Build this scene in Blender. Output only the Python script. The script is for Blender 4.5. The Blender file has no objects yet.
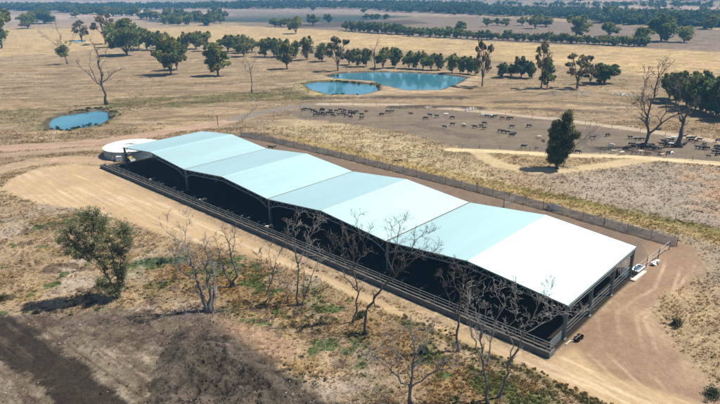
import bpy, math, random
import numpy as np
from mathutils import Vector, Matrix
rnd = random.Random(7); rng = np.random.default_rng(7)
scene = bpy.context.scene; COL = scene.collection
R = math.radians
# ------------------------------------------------------------------ camera geometry (metres)
FPX, PITCH, ROLL, CAMH = 582.07, 0.3505, 0.0152, 42.456
TH = -0.7605; CX, CY = 25.815, 63.45           # near front corner of the shed, heading of its long front
def ray(px, py):
    a = (px-360)/FPX; b = (202-py)/FPX
    cr, sr = math.cos(ROLL), math.sin(ROLL)
    x = a*cr+b*sr; zz = -a*sr+b*cr
    c, s = math.cos(PITCH), math.sin(PITCH)
    return x, c+zz*s, -s+zz*c
def gp(px, py, z=0.):
    dx, dy, dz = ray(px, py)
    if dz > -0.002: dz = -0.002
    t = (z-CAMH)/dz
    return (dx*t, dy*t)
def ppm(x, y): return FPX/math.sqrt(x*x+y*y+CAMH*CAMH)
def sh(u, v):
    d = u-120; return (CX+d*math.cos(TH)-v*math.sin(TH), CY+d*math.sin(TH)+v*math.cos(TH))
# ------------------------------------------------------------------ noise
def vnoise(x, y, seed=0):
    xi = np.floor(x); yi = np.floor(y); fx = x-xi; fy = y-yi
    xi = xi.astype(np.int64); yi = yi.astype(np.int64)
    def h(a, b):
        n = (a*374761393 + b*668265263 + seed*1442695041) & 0xffffffff
        n = ((n ^ (n >> 13))*1274126177) & 0xffffffff
        n = n ^ (n >> 16)
        return (n & 0xffff)/65535.0
    u = fx*fx*(3-2*fx); v = fy*fy*(3-2*fy)
    a = h(xi, yi); b = h(xi+1, yi); c = h(xi, yi+1); d = h(xi+1, yi+1)
    return (a*(1-u)+b*u)*(1-v)+(c*(1-u)+d*u)*v
def fbm(x, y, sc, octv=4, seed=0, gain=.5):
    t = 0; a = 1; n = 0; x = x/sc; y = y/sc
    for k in range(octv):
        t = t+a*(vnoise(x, y, seed+k*17)-.5); n += a; a *= gain
        x, y = x*1.93+y*.5+13.7, y*1.93-x*.5+7.1
    return t/n*2          # about -1..1
def ss(e0, e1, x):
    t = np.clip((x-e0)/(e1-e0), 0, 1); return t*t*(3-2*t)
def sd_poly(P, x, y):     # signed distance, negative inside
    P = np.asarray(P, float); out = np.full(x.shape, 1e9)
    m = P.max(0)-P.min(0); pad = .35*max(m)+30
    sel = (x > P[:, 0].min()-pad) & (x < P[:, 0].max()+pad) & (y > P[:, 1].min()-pad) & (y < P[:, 1].max()+pad)
    if not sel.any(): return out
    X = x[sel]; Y = y[sel]; d = np.full(X.shape, 1e18); ins = np.zeros(X.shape, bool)
    for i in range(len(P)):
        ax, ay = P[i]; bx, by = P[(i+1) % len(P)]
        ex, ey = bx-ax, by-ay; wx, wy = X-ax, Y-ay
        t = np.clip((wx*ex+wy*ey)/(ex*ex+ey*ey+1e-12), 0, 1)
        d = np.minimum(d, (wx-ex*t)**2+(wy-ey*t)**2)
        if ay != by:
            cr = ((ay > Y) != (by > Y)) & (X < ex*(Y-ay)/(by-ay)+ax); ins ^= cr
    out[sel] = np.sqrt(d)*np.where(ins, -1, 1); return out
def sd_line(P, x, y):
    P = np.asarray(P, float); d = np.full(x.shape, 1e18)
    for i in range(len(P)-1):
        ax, ay = P[i]; bx, by = P[i+1]; ex, ey = bx-ax, by-ay; wx, wy = x-ax, y-ay
        t = np.clip((wx*ex+wy*ey)/(ex*ex+ey*ey+1e-12), 0, 1)
        d = np.minimum(d, (wx-ex*t)**2+(wy-ey*t)**2)
    return np.sqrt(d)
def W(pts): return [gp(*p) for p in pts]
# ------------------------------------------------------------------ layout of the land (points found in the photo, held as ground positions)
POND = [W([(47,124),(50,120),(62,115),(82,112.5),(99,110),(108,112),(110,118),(99,125),(82,128),(67,130),(50,129)]),
        W([(327,76),(337,73.5),(350,72.5),(377,71.5),(417,72.5),(447,74.5),(467,77.5),(457,83.5),(440,90),(407,90.5),(382,86),(375,82),(355,80.5),(337,79)]),
        W([(302,84),(316,81.5),(335,81.5),(353,82.6),(378,85),(379,90.5),(363,95),(330,95),(314,91)]),
        W([(71,41.5),(76,40.3),(84,40.6),(84,42),(76,42.6)])]
SAND = W([(0,190),(12,178),(40,168),(75,164),(106,168),(150,192),(300,264),(420,318),(548,362),(575,350),(600,372),(720,412),(730,440),(690,440),(620,411),(569,389),(541,375),(500,358),(440,333),(400,317),(357,298),(320,278),(280,264),(240,252),(200,243),(165,236),(130,222),(90,210),(40,204)])
VERGE = W([(400,318),(440,334),(500,359.5),(541,377),(569,391),(620,413),(660,430)])
DIRT_R = W([(545,360),(566,344),(636,276),(655,240),(672,238),(692,248),(702,262),(690,285),(663,303),(657,320),(668,345),(700,378),(728,400),(730,430),(640,410),(590,385)])
LANE = [sh(-6, 23), sh(-6, 40), sh(40, 42), sh(100, 41.5), sh(122, 39), sh(124, 20), sh(119, 18)]
YARD = W([(286,111),(330,106),(450,109),(560,121),(640,132),(740,147),(740,164),(640,155),(560,152),(470,149),(440,143),(400,131),(340,122),(300,119)])
GOLD = W([(-60,28),(120,29),(240,25.5),(345,31),(480,41),(600,46.5),(740,52),(740,82),(640,76),(560,66),(480,59),(400,50),(260,43),(120,47),(-60,62)])
PINK1 = W([(-60,12),(160,10),(240,24),(120,28),(-60,27)])
STRIP = W([(140,9.5),(360,9),(480,15),(480,17),(160,13)])
TEAL = W([(150,13.5),(300,13.5),(420,17),(345,22),(240,22.5),(150,22)])
DKBR = W([(290,25),(345,21.5),(410,20),(430,23),(380,26),(300,27.5)])
BROWN = W([(240,23),(345,22),(420,17),(480,17),(600,24),(740,31),(740,52),(600,46),(480,41),(345,31),(240,26)])
PALE_FAR = W([(480,8),(740,9),(740,17),(620,12),(480,8.4)])
TRK_RED = W([(-30,152),(0,148),(60,145),(100,142),(140,136),(180,129),(215,124),(243,118)])
TRK_RED2 = W([(-30,158),(30,153),(80,149),(112,147)])
TRK_GREY = W([(236,119),(250,115),(267,111),(293,107),(320,104)])
TRK_FAR = W([(320,104),(400,104.5),(480,111),(560,119.5),(640,130),(690,137),(740,145)])
TRK_A = W([(452,150),(500,151.5),(560,155),(620,156),(680,160.5),(740,165)])
TRK_B = W([(478,152),(486,158),(500,165),(525,170),(560,171),(600,166),(640,160)])
TRK_MID = W([(-20,175),(0,170),(30,163),(60,160),(100,160)])
BANKS = [(W([(308,99),(360,97.5),(420,97.5),(464,98)]), 1.0, .9), (W([(392,107.5),(430,106.5),(480,108)]), .9, 1.0), (W([(500,102),(560,102.5),(632,106)]), .5, .55),
         (W([(500,108),(560,110),(612,113)]), .5, .6), (W([(160,92),(250,90),(300,93)]), .0, .25), (W([(420,125),(450,133),(470,136)]), .2, .4)]
SPOIL = W([(538,94),(552,91),(585,92),(600,95),(590,97.5),(555,97.5)])
SOIL = W([(-30,322),(20,312),(60,313),(120,312),(170,313),(205,309),(245,325),(290,362),(340,404),(360,440),(-30,440)])
MOUND = W([(150,404),(146,376),(158,350),(178,330),(200,319),(222,324),(255,348),(290,376),(330,404),(340,430),(150,430)])
WHEEL = W([(-20,318),(20,345),(60,374),(110,412),(140,440)])
GREENP = W([(136,261),(150,258.5),(184,258),(188,262),(160,264),(138,264.5)])
GOLDEN_EDGE_V = (43.5, 50.)
PALEROCK = W([(540,175),(640,165),(740,168),(740,300),(700,250),(660,225),(560,195)])
STRAWP = W([(262,125),(300,120),(350,124),(420,140),(470,160),(520,185),(470,185),(400,165),(300,138)])
WEEDS = W([(150,262),(200,250),(260,266),(330,292),(400,315),(500,355),(590,392),(620,430),(480,430),(400,400),(360,350),(300,320),(230,312),(190,300),(150,290)])
def land(x, y, full=True):
    """height, colour, vegetation cover and surface kind of the ground at x, y (arrays)"""
    x = np.asarray(x, float); y = np.asarray(y, float)
    D = np.sqrt(x*x+y*y)
    n1 = fbm(x, y, 9, 4, 1); n2 = fbm(x, y, 1.6, 4, 5); n3 = fbm(x, y, 40, 3, 9); nb = fbm(x, y, 160, 3, 11)
    n0 = fbm(x, y, .55, 3, 31)
    ue = (x-CX); ve = (y-CY)
    u = 120+ue*math.cos(TH)+ve*math.sin(TH); v = -ue*math.sin(TH)+ve*math.cos(TH)
    wob = n1*1.5+n2*1.1+n0*.5
    C = np.array
    col = np.empty(x.shape+(3,)); col[:] = (.27, .195, .115)
    veg = np.ones(x.shape)*.75; rough = np.ones(x.shape); kind = np.zeros(x.shape, int)
    def lay(m, c, vg=None, rg=None, kd=None):
        nonlocal col, veg, rough, kind
        m = np.clip(m, 0, 1); col = col*(1-m[..., None])+C(c)*m[..., None]
        if vg is not None: veg = veg*(1-m)+vg*m
        if rg is not None: rough = rough*(1-m)+rg*m
        if kd is not None: kind = np.where(m > .55, kd, kind)
    # natural mottling
    lay(ss(.0, .5, n3)*.6, (.30, .225, .13)); lay(ss(.05, .55, fbm(x, y, 14, 4, 40))*.6, (.19, .135, .08))
    lay(ss(.1, .5, fbm(x, y*2.2, 22, 4, 44))*.55*(D > 150), (.36, .25, .115))
    lay(ss(.15, .5, fbm(x, y*2.5, 30, 5, 47))*.5*(D > 150)*(D < 420), (.20, .14, .085))
    # wet flats beyond the small pond and between the dams
    gb = W([(0,112),(60,98),(120,96),(200,96),(300,86),(320,98),(200,100),(100,106),(20,118)])
    lay(ss(6, -6, sd_poly(gb, x, y)+wob*5)*.85*ss(-.25, .25, fbm(x, y*2, 9, 4, 53)), (.12, .105, .038))
    lay(ss(.1, .45, fbm(x, y*1.8, 4.5, 4, 48))*.45*(D > 90), (.14, .105, .065)); lay(ss(.0, .4, fbm(x*.5, y*2.2, 14, 5, 50))*.7*(D > 150)*(D < 480), (.165, .115, .058)); lay(ss(.2, .5, fbm(x*.5, y*2, 12, 5, 51))*.5*(D > 150)*(D < 330), (.12, .11, .05)); lay(ss(.2, .5, fbm(x, y*3, 11, 4, 49))*.5*(D > 150)*(D < 420), (.36, .29, .20))
    # far country
    s = D/300
    lay(ss(9, -9, sd_poly(PINK1, x, y)+nb*20), (.26, .185, .125), .2)
    lay(ss(7, -7, sd_poly(BROWN, x, y)+nb*14), (.168, .124, .09), .1, None)
    lay(ss(6, -6, sd_poly(GOLD, x, y)+wob*3)*(.78+.22*n3), (.37, .26, .125), .4)
    lay(ss(6, -6, sd_poly(GOLD, x, y)+wob*3)*ss(.1, .5, fbm(x*.35, y*1.4, 18, 4, 77))*.55, (.30, .215, .12))
    lay(ss(12, -12, sd_poly(STRIP, x, y)), (.27, .20, .165), .0)
    lay(ss(10, -10, sd_poly(TEAL, x, y)+nb*14), (.050, .062, .052), .0)
    lay(ss(8, -8, sd_poly(DKBR, x, y)+nb*14), (.085, .062, .05), .0)
    lay(ss(30, -30, sd_poly(PALE_FAR, x, y)), (.30, .215, .17), .0)
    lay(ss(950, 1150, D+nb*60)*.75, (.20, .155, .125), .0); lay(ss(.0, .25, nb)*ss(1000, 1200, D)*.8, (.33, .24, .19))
    lay(.38*ss(140, 200, D)*ss(520, 400, D)*(1-ss(6, -6, sd_poly(GOLD, x, y))), (.19, .13, .075))
    gp2 = W([(98,106),(120,99),(180,96),(240,93),(300,86),(325,99),(240,101),(180,106),(120,112)])
    lay(ss(5, -5, sd_poly(gp2, x, y)+wob*3)*ss(-.5, .1, fbm(x, y*1.6, 7, 4, 54))*.85, (.10, .088, .032), 1.)
    lay(ss(5, -5, sd_poly(W([(-20,112),(40,108),(48,116),(44,128),(-20,124)]), x, y)+wob*3)*.6*ss(-.4, .2, n1), (.14, .12, .045), 1.)
    # paddocks near the shed
    lay(ss(5, -5, sd_poly(STRAWP, x, y)+wob*2)*.75, (.36, .29, .17), .8)
    lay(ss(8, -8, sd_poly(PALEROCK, x, y)+wob*3)*.75, (.265, .22, .178), .5)
    lay(ss(.2, .5, fbm(x, y, 10, 4, 52))*ss(8, -8, sd_poly(PALEROCK, x, y)+wob*3)*.6, (.34, .20, .105), .3)
    # foreground left
    m = ss(6, -6, sd_poly(WEEDS, x, y)+wob*2)
    lay(m*.8, (.20, .135, .07), 1.)
    lay(m*ss(.02, .3, fbm(x, y, 5, 4, 60)), (.215, .14, .062), 1.); lay(m*ss(.05, .32, fbm(x, y, 4, 4, 61)), (.085, .095, .03), 1.)
    near = ss(150, 120, D)*ss(-7, -11, v)
    lay(near*(1-m)*ss(.12, .4, fbm(x, y, 3.5, 4, 62))*.8, (.23, .16, .07), .9)
    lay(near*(1-m)*ss(.1, .42, fbm(x, y, 6, 4, 65))*.7, (.30, .25, .20), .3)
    lay(near*ss(.30, .5, fbm(x, y, 3, 4, 63)), (.08, .10, .035), 1.)
    lay(near*ss(.28, .45, fbm(x, y, 2.2, 4, 64)), (.12, .085, .055), .6)
    lay(ss(1.2, -1.2, sd_poly(GREENP, x, y)+wob*.8), (.07, .105, .055), 1.)
    # weeds bordering the front track and beyond the back fence
    lay(ss(1.7, .5, sd_line(VERGE, x, y)+wob*.3)*.85, (.085, .08, .03), 1.)
    lay(ss(4.5, 1.5, np.abs(v-48+wob*1.2))*ss(-5, 20, u)*ss(170, 140, u)*.85, (.28, .205, .085), 1.)
    lay(ss(2.6, .6, np.abs(v-51+wob*1.5))*ss(70, 95, u)*ss(170, 140, u)*.8, (.15, .13, .035), 1.)
    # bare soil bottom left
    m = ss(.8, -.8, sd_poly(SOIL, x, y)+wob*1.6)
    lay(m, (.15, .118, .08), .12, 1.8); lay(m*ss(.0, .45, fbm(x, y, 5, 4, 70)), (.080, .060, .040), None); lay(m*ss(.15, .5, fbm(x, y, 3, 4, 71))*.8, (.21, .165, .115))
    wa, wb = np.array(WHEEL[0]), np.array(WHEEL[-1]); wd_ = (wb-wa)/np.linalg.norm(wb-wa); al = x*wd_[0]+y*wd_[1]; ac = -x*wd_[1]+y*wd_[0]
    lay(m*ss(.0, .4, fbm(al*.16, ac*1.1, 1.5, 4, 72))*.75, (.085, .06, .042)); lay(m*ss(.1, .45, fbm(al*.2, ac*1.2, 1.3, 4, 73))*.6, (.215, .17, .125))
    w = sd_line(WHEEL, x, y)
    lay(m*ss(.72, .95, np.sin(ac*3.3+n1*1.2))*ss(-.3, .2, n1)*ss(7.5, 5, w)*.6, (.075, .053, .038))
    lay(ss(3.4, 2.3, w+wob*.9)*m, (.034, .026, .018), .0, 1.2, 3); lay(m*ss(3.5, 1.5, w)*ss(.05, .4, fbm(al*.15, ac*1.4, 1.2, 4, 74))*.5, (.10, .073, .052))
    md = sd_poly(MOUND, x, y)+wob*.8
    lay(ss(.45, -.45, md), (.068, .054, .038), .0, 3.0, 3); lay(ss(.9, -.9, md)*ss(.05, .4, fbm(x, y, 2.2, 4, 75))*.6, (.11, .085, .065)); lay(ss(.9, -.9, md)*ss(.1, .4, fbm(x, y, 1.1, 3, 76))*.7, (.022, .016, .012))
    lay(ss(2.6, -.4, sd_poly(W([(30,305),(50,313),(110,318),(205,312),(240,322),(180,345),(120,345),(60,330)]), x, y)+wob)*.55, (.085, .062, .045))
    rd = sd_poly(W([(215,316),(250,322),(280,334),(300,352),(285,362),(262,356),(225,330)]), x, y)
    lay(ss(1.5, -1., rd+wob*.9)*.7, (.27, .17, .105), .2)
    # worn surfaces
    lay(ss(1.2, -1.2, sd_poly(LANE, x, y)+wob*.7), (.155, .11, .078), .05, .5)
    lay(ss(.2, .5, n1)*ss(1, -1, sd_poly(LANE, x, y))*.5, (.12, .085, .06))
    my = ss(1.6, -1.6, sd_poly(YARD, x, y)+wob)
    lay(my, (.152, .118, .083), .0, .6, 2)
    lay(my*ss(.0, .5, fbm(x, y*2, 16, 4, 80))*.6, (.12, .086, .062))
    m = ss(1.5, -1.5, sd_poly(DIRT_R, x, y)+wob*.9)
    lay(m, (.24, .162, .102), .03, .45, 1); lay(m*ss(.1, .5, fbm(x, y, 6, 4, 82))*.6, (.20, .125, .075)); lay(m*ss(.2, .6, fbm(x, y, 8, 4, 83))*.6, (.38, .265, .17))
    dc = sd_line(W([(672,238),(690,262),(672,295),(640,318),(650,350),(690,385),(730,405)]), x, y)
    lay(m*ss(.5, 1, np.sin(dc*2.6+n1*2))*ss(10, 6, dc)*ss(-.5, .2, n1)*.75, (.40, .285, .185)); lay(m*ss(.05, .5, n2)*.4, (.22, .14, .085)); lay(m*ss(6, 1, sd_line([sh(121, 4), sh(121.5, 24)], x, y)+wob*1.5)*.55, (.20, .125, .08))
    m = ss(.9, -.9, sd_poly(SAND, x, y)+wob*.35)
    lay(m, (.365, .255, .145), .02, .3, 1)
    lay(m*ss(.0, .5, fbm(x, y, 7, 4, 84))*.45, (.34, .235, .13))
    lay(m*ss(.05, .45, fbm(u*.12, v*1.3, 1.2, 4, 86))*.45, (.33, .235, .135)); lay(m*ss(.1, .45, fbm(u*.1, v*1.6, 1.2, 4, 87))*.5, (.52, .42, .28))
    rut = np.sin((v+.04*u*np.sin(u*.05))*4.2+n3*2)*.5+.5
    lay(m*ss(.75, 1, rut)*ss(-.4, .3, n1)*.35, (.50, .385, .24))
    c1 = np.array(gp(58, 186)); dd = np.hypot(x-c1[0], y-c1[1])
    lay(m*ss(.6, 1, np.sin(dd*2.1))*ss(10, 6, dd)*ss(-.3, .3, n1)*.3, (.46, .35, .21))
    lay(ss(2.2, .6, np.abs(v+6.6+n2*.3))*ss(-2, 6, u)*ss(124, 119, u)*.45, (.26, .19, .12))
    for P, wd, c, a in ((TRK_RED, 3.6, (.32, .215, .15), .8), (TRK_RED2, 2.2, (.31, .215, .145), .65), (TRK_GREY, 3.4, (.17, .145, .115), .9), (TRK_FAR, 2.0, (.37, .29, .21), .85),
                        (TRK_A, 1.7, (.50, .40, .24), .9), (TRK_B, 2.0, (.43, .33, .19), .75), (TRK_MID, 3.5, (.36, .25, .16), .6)):
        m = ss(wd+.9, wd-.5, sd_line(P, x, y)+wob*.6)
        lay(m*a, c, .05, .3, 1)
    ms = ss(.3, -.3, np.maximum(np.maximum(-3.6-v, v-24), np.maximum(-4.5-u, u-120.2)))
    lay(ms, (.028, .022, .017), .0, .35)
    # relief
    z = n3*.25*ss(100, 300, D)+(n1*.09+n2*.06+n0*.04)*rough
    z = z + np.maximum(0, nb)*3*ss(500, 1000, D)
    z = z + ss(1500, 6500, D)*110*(1+.5*nb) + ss(900, 1500, D)*(6+5*nb)
    z = z + ss(.2, -3.4, md)*(.65+n1*.9+n2*.55) + ss(3, 0, np.abs(w-4.3))*.2*ss(3, -3, sd_poly(SOIL, x, y))
    for P, hh, dk in BANKS:
        d = sd_line(P, x, y)
        z = z+ss(3., 1., d+wob*.5)*hh*.6
        lay(ss(3.6, 1.8, d+wob*1.2)*dk*ss(-.8, -.1, n2+n1*.6), (.062, .05, .04), .6)
    sp = sd_poly(SPOIL, x, y)+wob
    z = z+ss(2, -3, sp)*(.9+.6*n2); lay(ss(1, -1, sp)*.8*ss(-.3, .3, n2), (.13, .115, .10), .2)
    shore = np.full(x.shape, 1e9)
    for i, P in enumerate(POND):
        d = sd_poly(P, x, y)+(wob*.5 if i < 3 else 0); shore = np.minimum(shore, d)
        z = np.where(d < 40, z*ss(-.5, 6, d), z)
        z = z+ss(9, 1.5, d)*ss(-1.5, 1.5, d)*(.45 if i else .25) - ss(.6, -2.2, d)*1.3
        if i in (1, 2):
            lay(ss(11, 3, d+wob)*.75, (.33, .245, .15), .1)
            lay(ss(4, 0, d+n1)*.5, (.19, .14, .09))
    lay(ss(6, 1, sd_poly(POND[0], x, y)+wob*2)*.85*ss(-.4, .1, n1), (.085, .09, .03), .9)
    lay(ss(7, 1, np.abs(sd_poly(POND[2], x, y)+wob*2))*.6*(x < gp(345, 90)[0]), (.22, .21, .05), .8)
    lay(ss(2.2, .2, np.abs(shore-.3)), (.075, .06, .042))
    # fine intrinsic mottling (grit, litter)
    k = 1+.2*n2*np.clip(rough, .4, 2.5)+.2*n0*np.clip(rough, .5, 2.)+.08*n1
    k = k*(1+.5*fbm(x*.55, y*2.1, 5, 5, 57)*ss(120, 220, D)*ss(900, 500, D)*np.clip(rough, .3, 1))
    col = np.clip(col*k[..., None], .004, .8); land.rough = rough
    return z, col, veg, kind
def hz(x, y): return float(land(np.array([x]), np.array([y]))[0][0])
def zfar(x, y):
    D = np.sqrt(x*x+y*y); nb = fbm(x, y, 160, 3, 11)
    return fbm(x, y, 40, 3, 9)*.25+np.maximum(0, nb)*3*ss(500, 1000, D)+ss(1500, 6500, D)*110*(1+.5*nb)+ss(900, 1500, D)*(6+5*nb)
def far_hits(P):
    out = []; ts = np.geomspace(550, 12000, 420)[None]
    d = np.array([ray(*p) for p in P]); x = d[:, 0:1]*ts; y = d[:, 1:2]*ts
    zz = zfar(x, y); r = CAMH+d[:, 2:3]*ts-zz; i = np.where((r < 0).any(1), np.argmax(r < 0, 1), ts.shape[1]-1); k = np.arange(len(P))
    return np.stack([x[k, i], y[k, i], zz[k, i]], 1)
def gpt(px, py):
    """where a sight line meets the land"""
    dx, dy, dz = ray(px, py)
    if py < 14:
        return tuple(float(a) for a in far_hits([(px, py)])[0])
    z = 0
    for _ in range(3 if py < 60 else 2):
        x, y = gp(px, py, z); z = hz(x, y)
    return x, y, z
# ------------------------------------------------------------------ materials
def nn(nt, t, **kw):
    n = nt.nodes.new(t)
    for k, v in kw.items():
        if k in n.inputs.keys(): n.inputs[k].default_value = v
        else: setattr(n, k, v)
    return n
def mat(name, color, rough=.8, metal=0., var=.25, scale=2., bump=0., bscale=None, attr=None, stretch=None, spec=.3, randobj=0., detail=4.):
    m = bpy.data.materials.new(name); m.use_nodes = True; nt = m.node_tree; b = nt.nodes['Principled BSDF']; L = nt.links
    b.inputs['Roughness'].default_value = rough; b.inputs['Metallic'].default_value = metal; b.inputs['Specular IOR Level'].default_value = spec
    tc = nn(nt, 'ShaderNodeTexCoord'); mp = nn(nt, 'ShaderNodeMapping'); L.new(tc.outputs['Object'], mp.inputs[0])
    if stretch: mp.inputs['Scale'].default_value = stretch
    no = nn(nt, 'ShaderNodeTexNoise', Scale=scale, Detail=detail, Roughness=.65); L.new(mp.outputs[0], no.inputs['Vector'])
    mr = nn(nt, 'ShaderNodeMapRange'); L.new(no.outputs['Fac'], mr.inputs[0])
    mr.inputs[1].default_value = .25; mr.inputs[2].default_value = .75; mr.inputs[3].default_value = 1-var; mr.inputs[4].default_value = 1+var
    last = mr.outputs[0]
    if randobj:
        oi = nn(nt, 'ShaderNodeObjectInfo'); m2 = nn(nt, 'ShaderNodeMapRange'); L.new(oi.outputs['Random'], m2.inputs[0])
        m2.inputs[3].default_value = 1-randobj; m2.inputs[4].default_value = 1+randobj
        mm = nn(nt, 'ShaderNodeMath', operation='MULTIPLY'); L.new(last, mm.inputs[0]); L.new(m2.outputs[0], mm.inputs[1]); last = mm.outputs[0]
    vm = nn(nt, 'ShaderNodeVectorMath', operation='SCALE'); L.new(last, vm.inputs['Scale'])
    if attr:
        a = nn(nt, 'ShaderNodeAttribute', attribute_name=attr); L.new(a.outputs['Color'], vm.inputs[0])
    else: vm.inputs[0].default_value = color
    L.new(vm.outputs[0], b.inputs['Base Color'])
    if bump:
        n2 = nn(nt, 'ShaderNodeTexNoise', Scale=bscale or scale*3, Detail=4.); L.new(mp.outputs[0], n2.inputs['Vector'])
        bp = nn(nt, 'ShaderNodeBump', Strength=.8, Distance=bump); L.new(n2.outputs['Fac'], bp.inputs['Height']); L.new(bp.outputs[0], b.inputs['Normal'])
    return m
M = {}
def land_mat():
    m = bpy.data.materials.new('land'); m.use_nodes = True; nt = m.node_tree; b = nt.nodes['Principled BSDF']; L = nt.links
    b.inputs['Roughness'].default_value = .95; b.inputs['Specular IOR Level'].default_value = .08
    tc = nn(nt, 'ShaderNodeTexCoord'); a = nn(nt, 'ShaderNodeAttribute', attribute_name='col'); last = a.outputs['Color']; hs = []
    for sc, amp, det in ((6.5, .42, 3.), (1.7, .28, 4.), (.33, .16, 4.)):
        no = nn(nt, 'ShaderNodeTexNoise', Scale=sc, Detail=det, Roughness=.7); L.new(tc.outputs['Object'], no.inputs['Vector']); hs.append(no)
        mr = nn(nt, 'ShaderNodeMapRange'); L.new(no.outputs['Fac'], mr.inputs[0]); mr.inputs[1].default_value = .3; mr.inputs[2].default_value = .7; mr.inputs[3].default_value = 1-amp; mr.inputs[4].default_value = 1+amp
        am = nn(nt, 'ShaderNodeMix', data_type='FLOAT'); am.inputs[2].default_value = 1.; L.new(a.outputs['Alpha'], am.inputs[0]); L.new(mr.outputs[0], am.inputs[3]); vm = nn(nt, 'ShaderNodeVectorMath', operation='SCALE'); L.new(last, vm.inputs[0]); L.new(am.outputs[0], vm.inputs['Scale']); last = vm.outputs[0]
    L.new(last, b.inputs['Base Color'])
    ad = nn(nt, 'ShaderNodeMath', operation='MULTIPLY_ADD'); L.new(hs[1].outputs['Fac'], ad.inputs[0]); ad.inputs[1].default_value = 2.; L.new(hs[0].outputs['Fac'], ad.inputs[2])
    bp = nn(nt, 'ShaderNodeBump', Strength=.9, Distance=.09); L.new(a.outputs['Alpha'], bp.inputs['Strength']); L.new(ad.outputs[0], bp.inputs['Height']); L.new(bp.outputs[0], b.inputs['Normal'])
    return m
M['land'] = land_mat()
M['leaf_near'] = mat('leaf_olive', None, .6, 0, .2, .8, attr='col', spec=.25)
M['leaf'] = mat('leaf_eucalypt', None, .7, 0, .25, .35, attr='col', spec=.2, randobj=.22)
M['bark'] = mat('bark', (.13, .105, .085), .9, 0, .35, 3., .02, 12)
M['deadtrunk'] = mat('grey_dead_trunk', (.15, .135, .125), .85, 0, .45, 2.5, .03, 8, stretch=(1, 1, .3))
M['deadwood'] = mat('dead_wood', (.23, .215, .20), .85, 0, .4, 2.5, .02, 10, stretch=(1, 1, .3))
M['darkwood'] = mat('dark_dead_wood', (.105, .092, .085), .85, 0, .4, 2.5, .02, 10, stretch=(1, 1, .3))
M['grass'] = mat('dry_stalks', None, .9, 0, .15, 1., attr='col', spec=.1)
M['stone'] = mat('pale_stone', (.50, .46, .40), .9, 0, .3, 4.)
M['concrete'] = mat('concrete', (.19, .18, .165), .9, 0, .3, 1.3, .01, 8)
M['bunk'] = mat('stained_concrete', (.115, .112, .105), .9, 0, .35, 1.1, .01, 8)
M['steel'] = mat('galvanised_steel', (.15, .18, .185), .55, .4, .15, 3.)
M['pipe'] = mat('galvanised_pipe', (.30, .30, .285), .55, .4, .15, 3.)
M['darksteel'] = mat('weathered_steel', (.11, .125, .125), .6, .4, .2, 3.)
M['gutter'] = mat('rusty_gutter', (.12, .075, .055), .8, 0, .3, 2.)
M['feed'] = mat('feed', (.12, .085, .05), 1, 0, .5, 3., .03, 8)
M['tank'] = mat('tank_wall', (.24, .30, .34), .5, .5, .12, 1., 0, None, stretch=(1, 1, 4))
M['white'] = mat('white_sheet', (.78, .79, .78), .5, 0, .05, 1.)
M['tarp'] = mat('shade_mesh', (.42, .41, .40), .95, 0, .22, .6, .02, 4, stretch=(1, 1, 2))
M['post'] = mat('timber_post', (.12, .10, .085), .9, 0, .3, 4.)
M['hide_black'] = mat('hide_black', (.016, .014, .013), .55, 0, .3, 3., spec=.4)
M['hide_cream'] = mat('hide_cream', (.60, .50, .36), .7, 0, .12, 3.)
M['hide_white'] = mat('hide_white', (.70, .68, .63), .7, 0, .1, 3.)
M['hide_brown'] = mat('hide_brown', (.15, .075, .045), .7, 0, .2, 3.)
M['yellow'] = mat('yellow_paint', (.55, .40, .16), .5, 0, .15, 3.)
M['blue'] = mat('blue_plastic', (.05, .13, .19), .4, 0, .15, 2.)
M['truss'] = mat('truss_steel_lit', (.24, .27, .27), .6, .1, .15, 3.)  # front truss only: steel colour paled so the shaded lattice looks lit
M['rubber'] = mat('black_rubber', (.02, .02, .02), .7, 0, .2, 2.)
M['rust'] = mat('red_oxide', (.20, .13, .10), .7, 0, .3, 2.)
def roof_mat():
    m = mat('roof_steel', (.71, .92, .86), .57, 1.0, .05, .12, detail=5., stretch=(1.6, .25, 1)); nt = m.node_tree; b = nt.nodes['Principled BSDF']
    tc = nn(nt, 'ShaderNodeTexCoord'); sx = nn(nt, 'ShaderNodeSeparateXYZ'); nt.links.new(tc.outputs['Object'], sx.inputs[0])
    a = nn(nt, 'ShaderNodeMath', operation='MULTIPLY'); a.inputs[1].default_value = 2*math.pi/.76; nt.links.new(sx.outputs['Y'], a.inputs[0])
    s = nn(nt, 'ShaderNodeMath', operation='SINE'); nt.links.new(a.outputs[0], s.inputs[0])
    bp = nn(nt, 'ShaderNodeBump', Strength=.5, Distance=.012); nt.links.new(s.outputs[0], bp.inputs['Height']); nt.links.new(bp.outputs[0], b.inputs['Normal'])
    return m
M['roof'] = roof_mat()
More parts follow.
